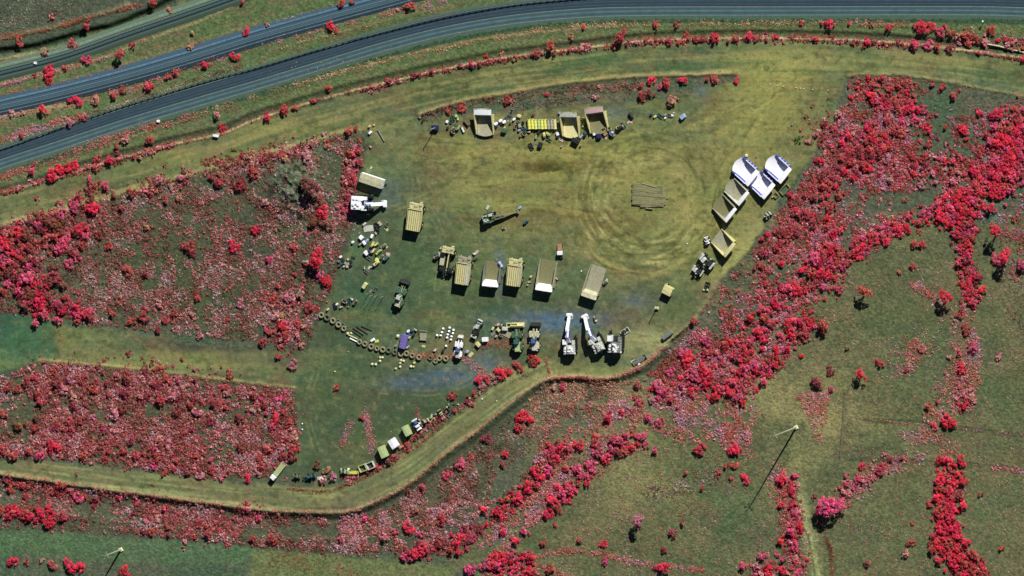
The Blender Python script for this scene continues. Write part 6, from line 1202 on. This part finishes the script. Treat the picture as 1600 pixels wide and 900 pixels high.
lay('pump,570,419,lgreen,.8 plate,577,418,gwhite,.8 drum,581,417,gwhite,.6 frame,573,424,grey,.7 box,571,446,khaki,1.7 frame,586,452,grey,.7 drum,590,450,teal,.6 plate,579,455,grey,.8 engine,539,471,dark,1.2 pump,551,468,gwhite,.9 frame,546,471,teal,.9 drum,527,475,white,.9 pump,533,480,pink,.9 frame,524,478,navy,.9 drum,513,483,gwhite,1.0 drum,545,479,orange,.7 engine,556,472,dark,1.0', 'on the ground above the tyre row')
lay('box,583,531,white,1.2 plate,589,533,yellow,.9 drum,639,517,white,1.1 box,645,515,teal,1.1 drum,647,523,navy,1.0 drum,640,527,lgreen,1.0 pump,651,516,orange,1.0 plate,637,521,blue,1.0 pump,637,543,pink,1.0 plate,662,541,khaki,.8 box,693,548,dark,1.0 plate,680,547,gwhite,.7 pump,680,548,pink,.8 drum,619,540,lgrey,.8', 'around the violet container')
lay('box,759,530,white,1.9 box,748,538,khaki,1.5 plate,757,542,brown,1.6 drum,731,549,lblue,1.2 plate,736,554,khaki,1.2 crate,771,513,khaki,1.1 crate,780,515,khaki,1.4 drum,779,507,pink,1.1 pump,783,511,dark,1.2 box,790,513,gwhite,1.7 plate,791,521,lgrey,2.2 plate,771,521,grey,1.3 drum,776,525,pink,.9 crate,775,508,grey,1.0 box,790,506,teal,1.1 engine,783,524,brown,.9', 'left of the green loader')
lay('engine,684,401,dark,1.3 pump,687,397,gwhite,.9 drum,681,397,teal,.9 drum,689,388,pink,.7 plate,745,394,pink,1.0 pump,742,397,gwhite,.9 box,744,404,brown,.9 tank,783,413,lblue,1.0 frame,783,430,grey,.8 crate,696,422,gwhite,1.0 pump,693,431,green,1.0 drum,830,432,khaki,.9 pump,827,441,pink,.8 pump,871,436,orange,.9 engine,947,441,teal,1.0 plate,948,438,pale,.8 box,777,406,grey,.8 drum,825,445,pink,.7', 'around the middle row of trucks and trays')
lay('tank,823,346,teal,.9 pump,787,358,dark,.7 plate,762,324,gwhite,.9 drum,790,357,pink,.5 drum,813,324,lblue,1.2', 'around the long boomed dark excavator')
lay('frame,673,655,khaki,1.0 engine,675,650,lgreen,1.0 pump,679,648,teal,1.0 drum,655,656,gwhite,.7 plate,692,651,pink,1.0 drum,699,636,khaki,.7 pump,702,634,teal,.8 box,503,748,white,1.4 plate,500,747,pink,1.2 drum,534,733,lgreen,.9 drum,545,733,white,.9 pump,680,656,grey,.9 plate,695,649,lgrey,1.0 frame,704,648,grey,.9 pump,717,632,khaki,.6 drum,734,622,concrete,.6 engine,461,745,olive,.9 frame,478,748,teal,.9', 'along the lower scrap row')
lay('frame,1105,448,dark,1.3 pump,1186,292,dark,.6 drum,1208,307,khaki,.7 box,1182,246,dark,.4 plate,990,565,khaki,1.2 drum,999,569,white,.8 engine,940,549,gwhite,.8 frame,977,518,gwhite,1.4 pump,1100,398,gwhite,.9 drum,1107,411,gwhite,.7 drum,1099,417,white,.8 pump,1111,405,pale,.9 drum,1090,424,white,.8 pump,930,498,brown,1.0 drum,932,501,concrete,.8', 'near the right side of the yard')
assign_labels(SCR, None)
# timber stack inside the wheel ring
st_ = empty('timber_stack', 1016, 305, (1, .05), 'low stack of long weathered planks in the middle of the circular wheel tracks', 'timber stack')
q_ = MB(); ym = [-5.3, -4.1, -3.1, -1.9, -.8, .3, 1.5, 2.7, 3.9, 5.0]
for k, y_ in enumerate(ym):
    xr = 8.8-abs(y_+1.2)*.55-(1.4 if k > 6 else 0)+rnd.uniform(-.5, .5); xl = -8.6+rnd.uniform(-.15, .15)
    if k == 0: xl += 4
    if k == 9: xr -= 2
    q_.slab([(xl, y_-.5, .75+.25*(k % 2)), (xr, y_*.75-.5+rnd.uniform(-.3, .3)+(-.4), .35+.2*(k % 3)), (xr, y_*.75+.35, .4+.2*(k % 3)), (xl, y_+.5, .9+.25*(k % 2))], .3)
q_.obj('plank', mat('earthy planks', (134, 134, 96), .95, noise=.2, nscale=1.2), st_); b_ = MB(); b_.box((-1, -.2, .3), (15, 10.2, .6), taper=.97).obj('base', mat('earthy base', (112, 112, 76), .95, noise=.2), st_)
for (x0, y0, x1, y1) in [(-4.5, 5.6, 3.5, 3.9), (-2, -6.2, 1.5, -6.4)]: MB().cyl((x0, y0, .6), (x1, y1, .6), .28, n=8).obj('log', K['wood'], st_)
# guard rail of the highway
gp_ = [(x, y) for x, y in [(-12, 238), (40, 220), (100, 198), (175, 172), (250, 149), (325, 126), (400, 106.5), (500, 77), (600, 50), (700, 26), (800, 8), (887, -1), (930, -4)]]
root = empty('guardrail', 100, 198, (1, 0), 'long dark guardrail along the upper edge of the highway', 'guardrail', z=0); root.rotation_euler.z = 0; off = root.location.copy()
P = spline(gp_, 10); T_ = np.gradient(P, axis=0); T_ /= np.hypot(T_[:, 0], T_[:, 1])[:, None]; N_ = np.stack([-T_[:, 1], T_[:, 0]], 1)
vs = []
for i in range(len(P)):
    for dd, z in ((-.25, .62), (-.45, .80), (-.25, .98), (.25, .98), (.05, .80), (.25, .62)): g = G(P[i][0]+N_[i][0]*dd, P[i][1]+N_[i][1]*dd)-off; vs.append((g.x, g.y, z))
m_ = MB().add(vs, [(i*6+j, i*6+(j+1) % 6, (i+1)*6+(j+1) % 6, (i+1)*6+j) for i in range(len(P)-1) for j in range(6)]); m_.obj('rail', K['dark'], root)
L_ = np.concatenate([[0], np.cumsum(np.hypot(*np.diff(P, axis=0).T))]); pm = MB().box((0, 0, .45), (.55, .45, 1.1)).obj('post', K['dark'], root)
for i, s in enumerate(np.linspace(3, L_[-1]-3, 96)):
    p_ = pm if i == 0 else pm.copy(); 
    if i: COL.objects.link(p_); p_.parent = root
    g = G(np.interp(s, L_, P[:, 0]), np.interp(s, L_, P[:, 1]))-off; p_.location = (g.x, g.y, .1); p_.rotation_euler.z = .3
sg = empty('roadside_post', 1539, 32, (1, 0), 'white topped post on the green highway shoulder at the right', 'post'); MB().cyl((0, 0, 0), (0, 0, 3.0), .14, n=8).obj('pole', K['grey'], sg); MB().box((0, 0, 3.2), (.5, .8, .8)).obj('sign_panel', K['white'], sg)
for (x, y, lab) in [(56, 98, 'small white signal box beside the upper railway near the left edge'), (338, 212, 'small white concrete block on the pale ridge beside a red bush'), (248, 189, 'white speck of concrete on the highway verge left of the ridge')]:
    o = empty('signal_box', x, y, (1, .2), lab, 'box'); MB().box((0, 0, .45), (1.4 if x != 338 else 2.6, .9, .9)).obj('body', K['white'], o); MB().box((0, 0, .93), (1.5 if x != 338 else 2.7, 1.0, .08)).obj('lid', K['white'], o)
# white pipeline at the right end of the grove
pp_ = [(1543, 69), (1560, 72), (1580, 77), (1604, 83)]
root = empty('pipeline', 1570, 74, (1, 0), 'white pipeline emerging from the roadside grove at the right edge', 'pipeline', z=0); root.rotation_euler.z = 0; q_ = MB()
for a, b__ in zip(pp_[:-1], pp_[1:]): q_.cyl(G(*a, hz(*a)+.5)-root.location, G(*b__, hz(*b__)+.5)-root.location, .36, n=10)
q_.obj('tube', K['pale'], root); q_ = MB(); [q_.box(G(a[0], a[1], hz(*a)+.2)-root.location, (.3, .9, .6)) for a in pp_]; q_.obj('support', K['concrete'], root)
# fence lines of the right field
def fence(pts, label, sp=5.0, h=1.2):
    r0 = empty('wire_fence', pts[0][0], pts[0][1], (1, 0), label, 'fence', 'wire fences in the right field', z=0); r0.rotation_euler.z = 0; P = spline(pts, 6); L_ = np.concatenate([[0], np.cumsum(np.hypot(*np.diff(P, axis=0).T))]); n_ = int(L_[-1]*PX/sp); w_ = MB(); pm = None; last = None
    for s in np.linspace(0, L_[-1], n_+1):
        x, y = np.interp(s, L_, P[:, 0]), np.interp(s, L_, P[:, 1]); g = G(x, y, hz(x, y))-r0.location
        if pm is None: pm = MB().cyl((0, 0, -.2), (0, 0, h), .07, n=6).obj('post', K['wood'], r0); p_ = pm
        else: p_ = pm.copy(); COL.objects.link(p_); p_.parent = r0
        p_.location = g
        if last is not None:
            for z in (.5, .8, 1.1): w_.cyl(last+Vector((0, 0, z)), g+Vector((0, 0, z)), .02, n=4, cap=False)
        last = g
    w_.obj('wire', K['dark'], r0)
fence([(1350, 655), (1430, 658), (1500, 667), (1605, 680)], 'wire fence running right across the lower right field, upper of two')
fence([(1330, 715), (1500, 722), (1605, 734)], 'wire fence running right across the lower right field, lower of two')
fence([(1320, 612), (1317, 660), (1312, 722)], 'wire fence running down beside the tall lamp mast')
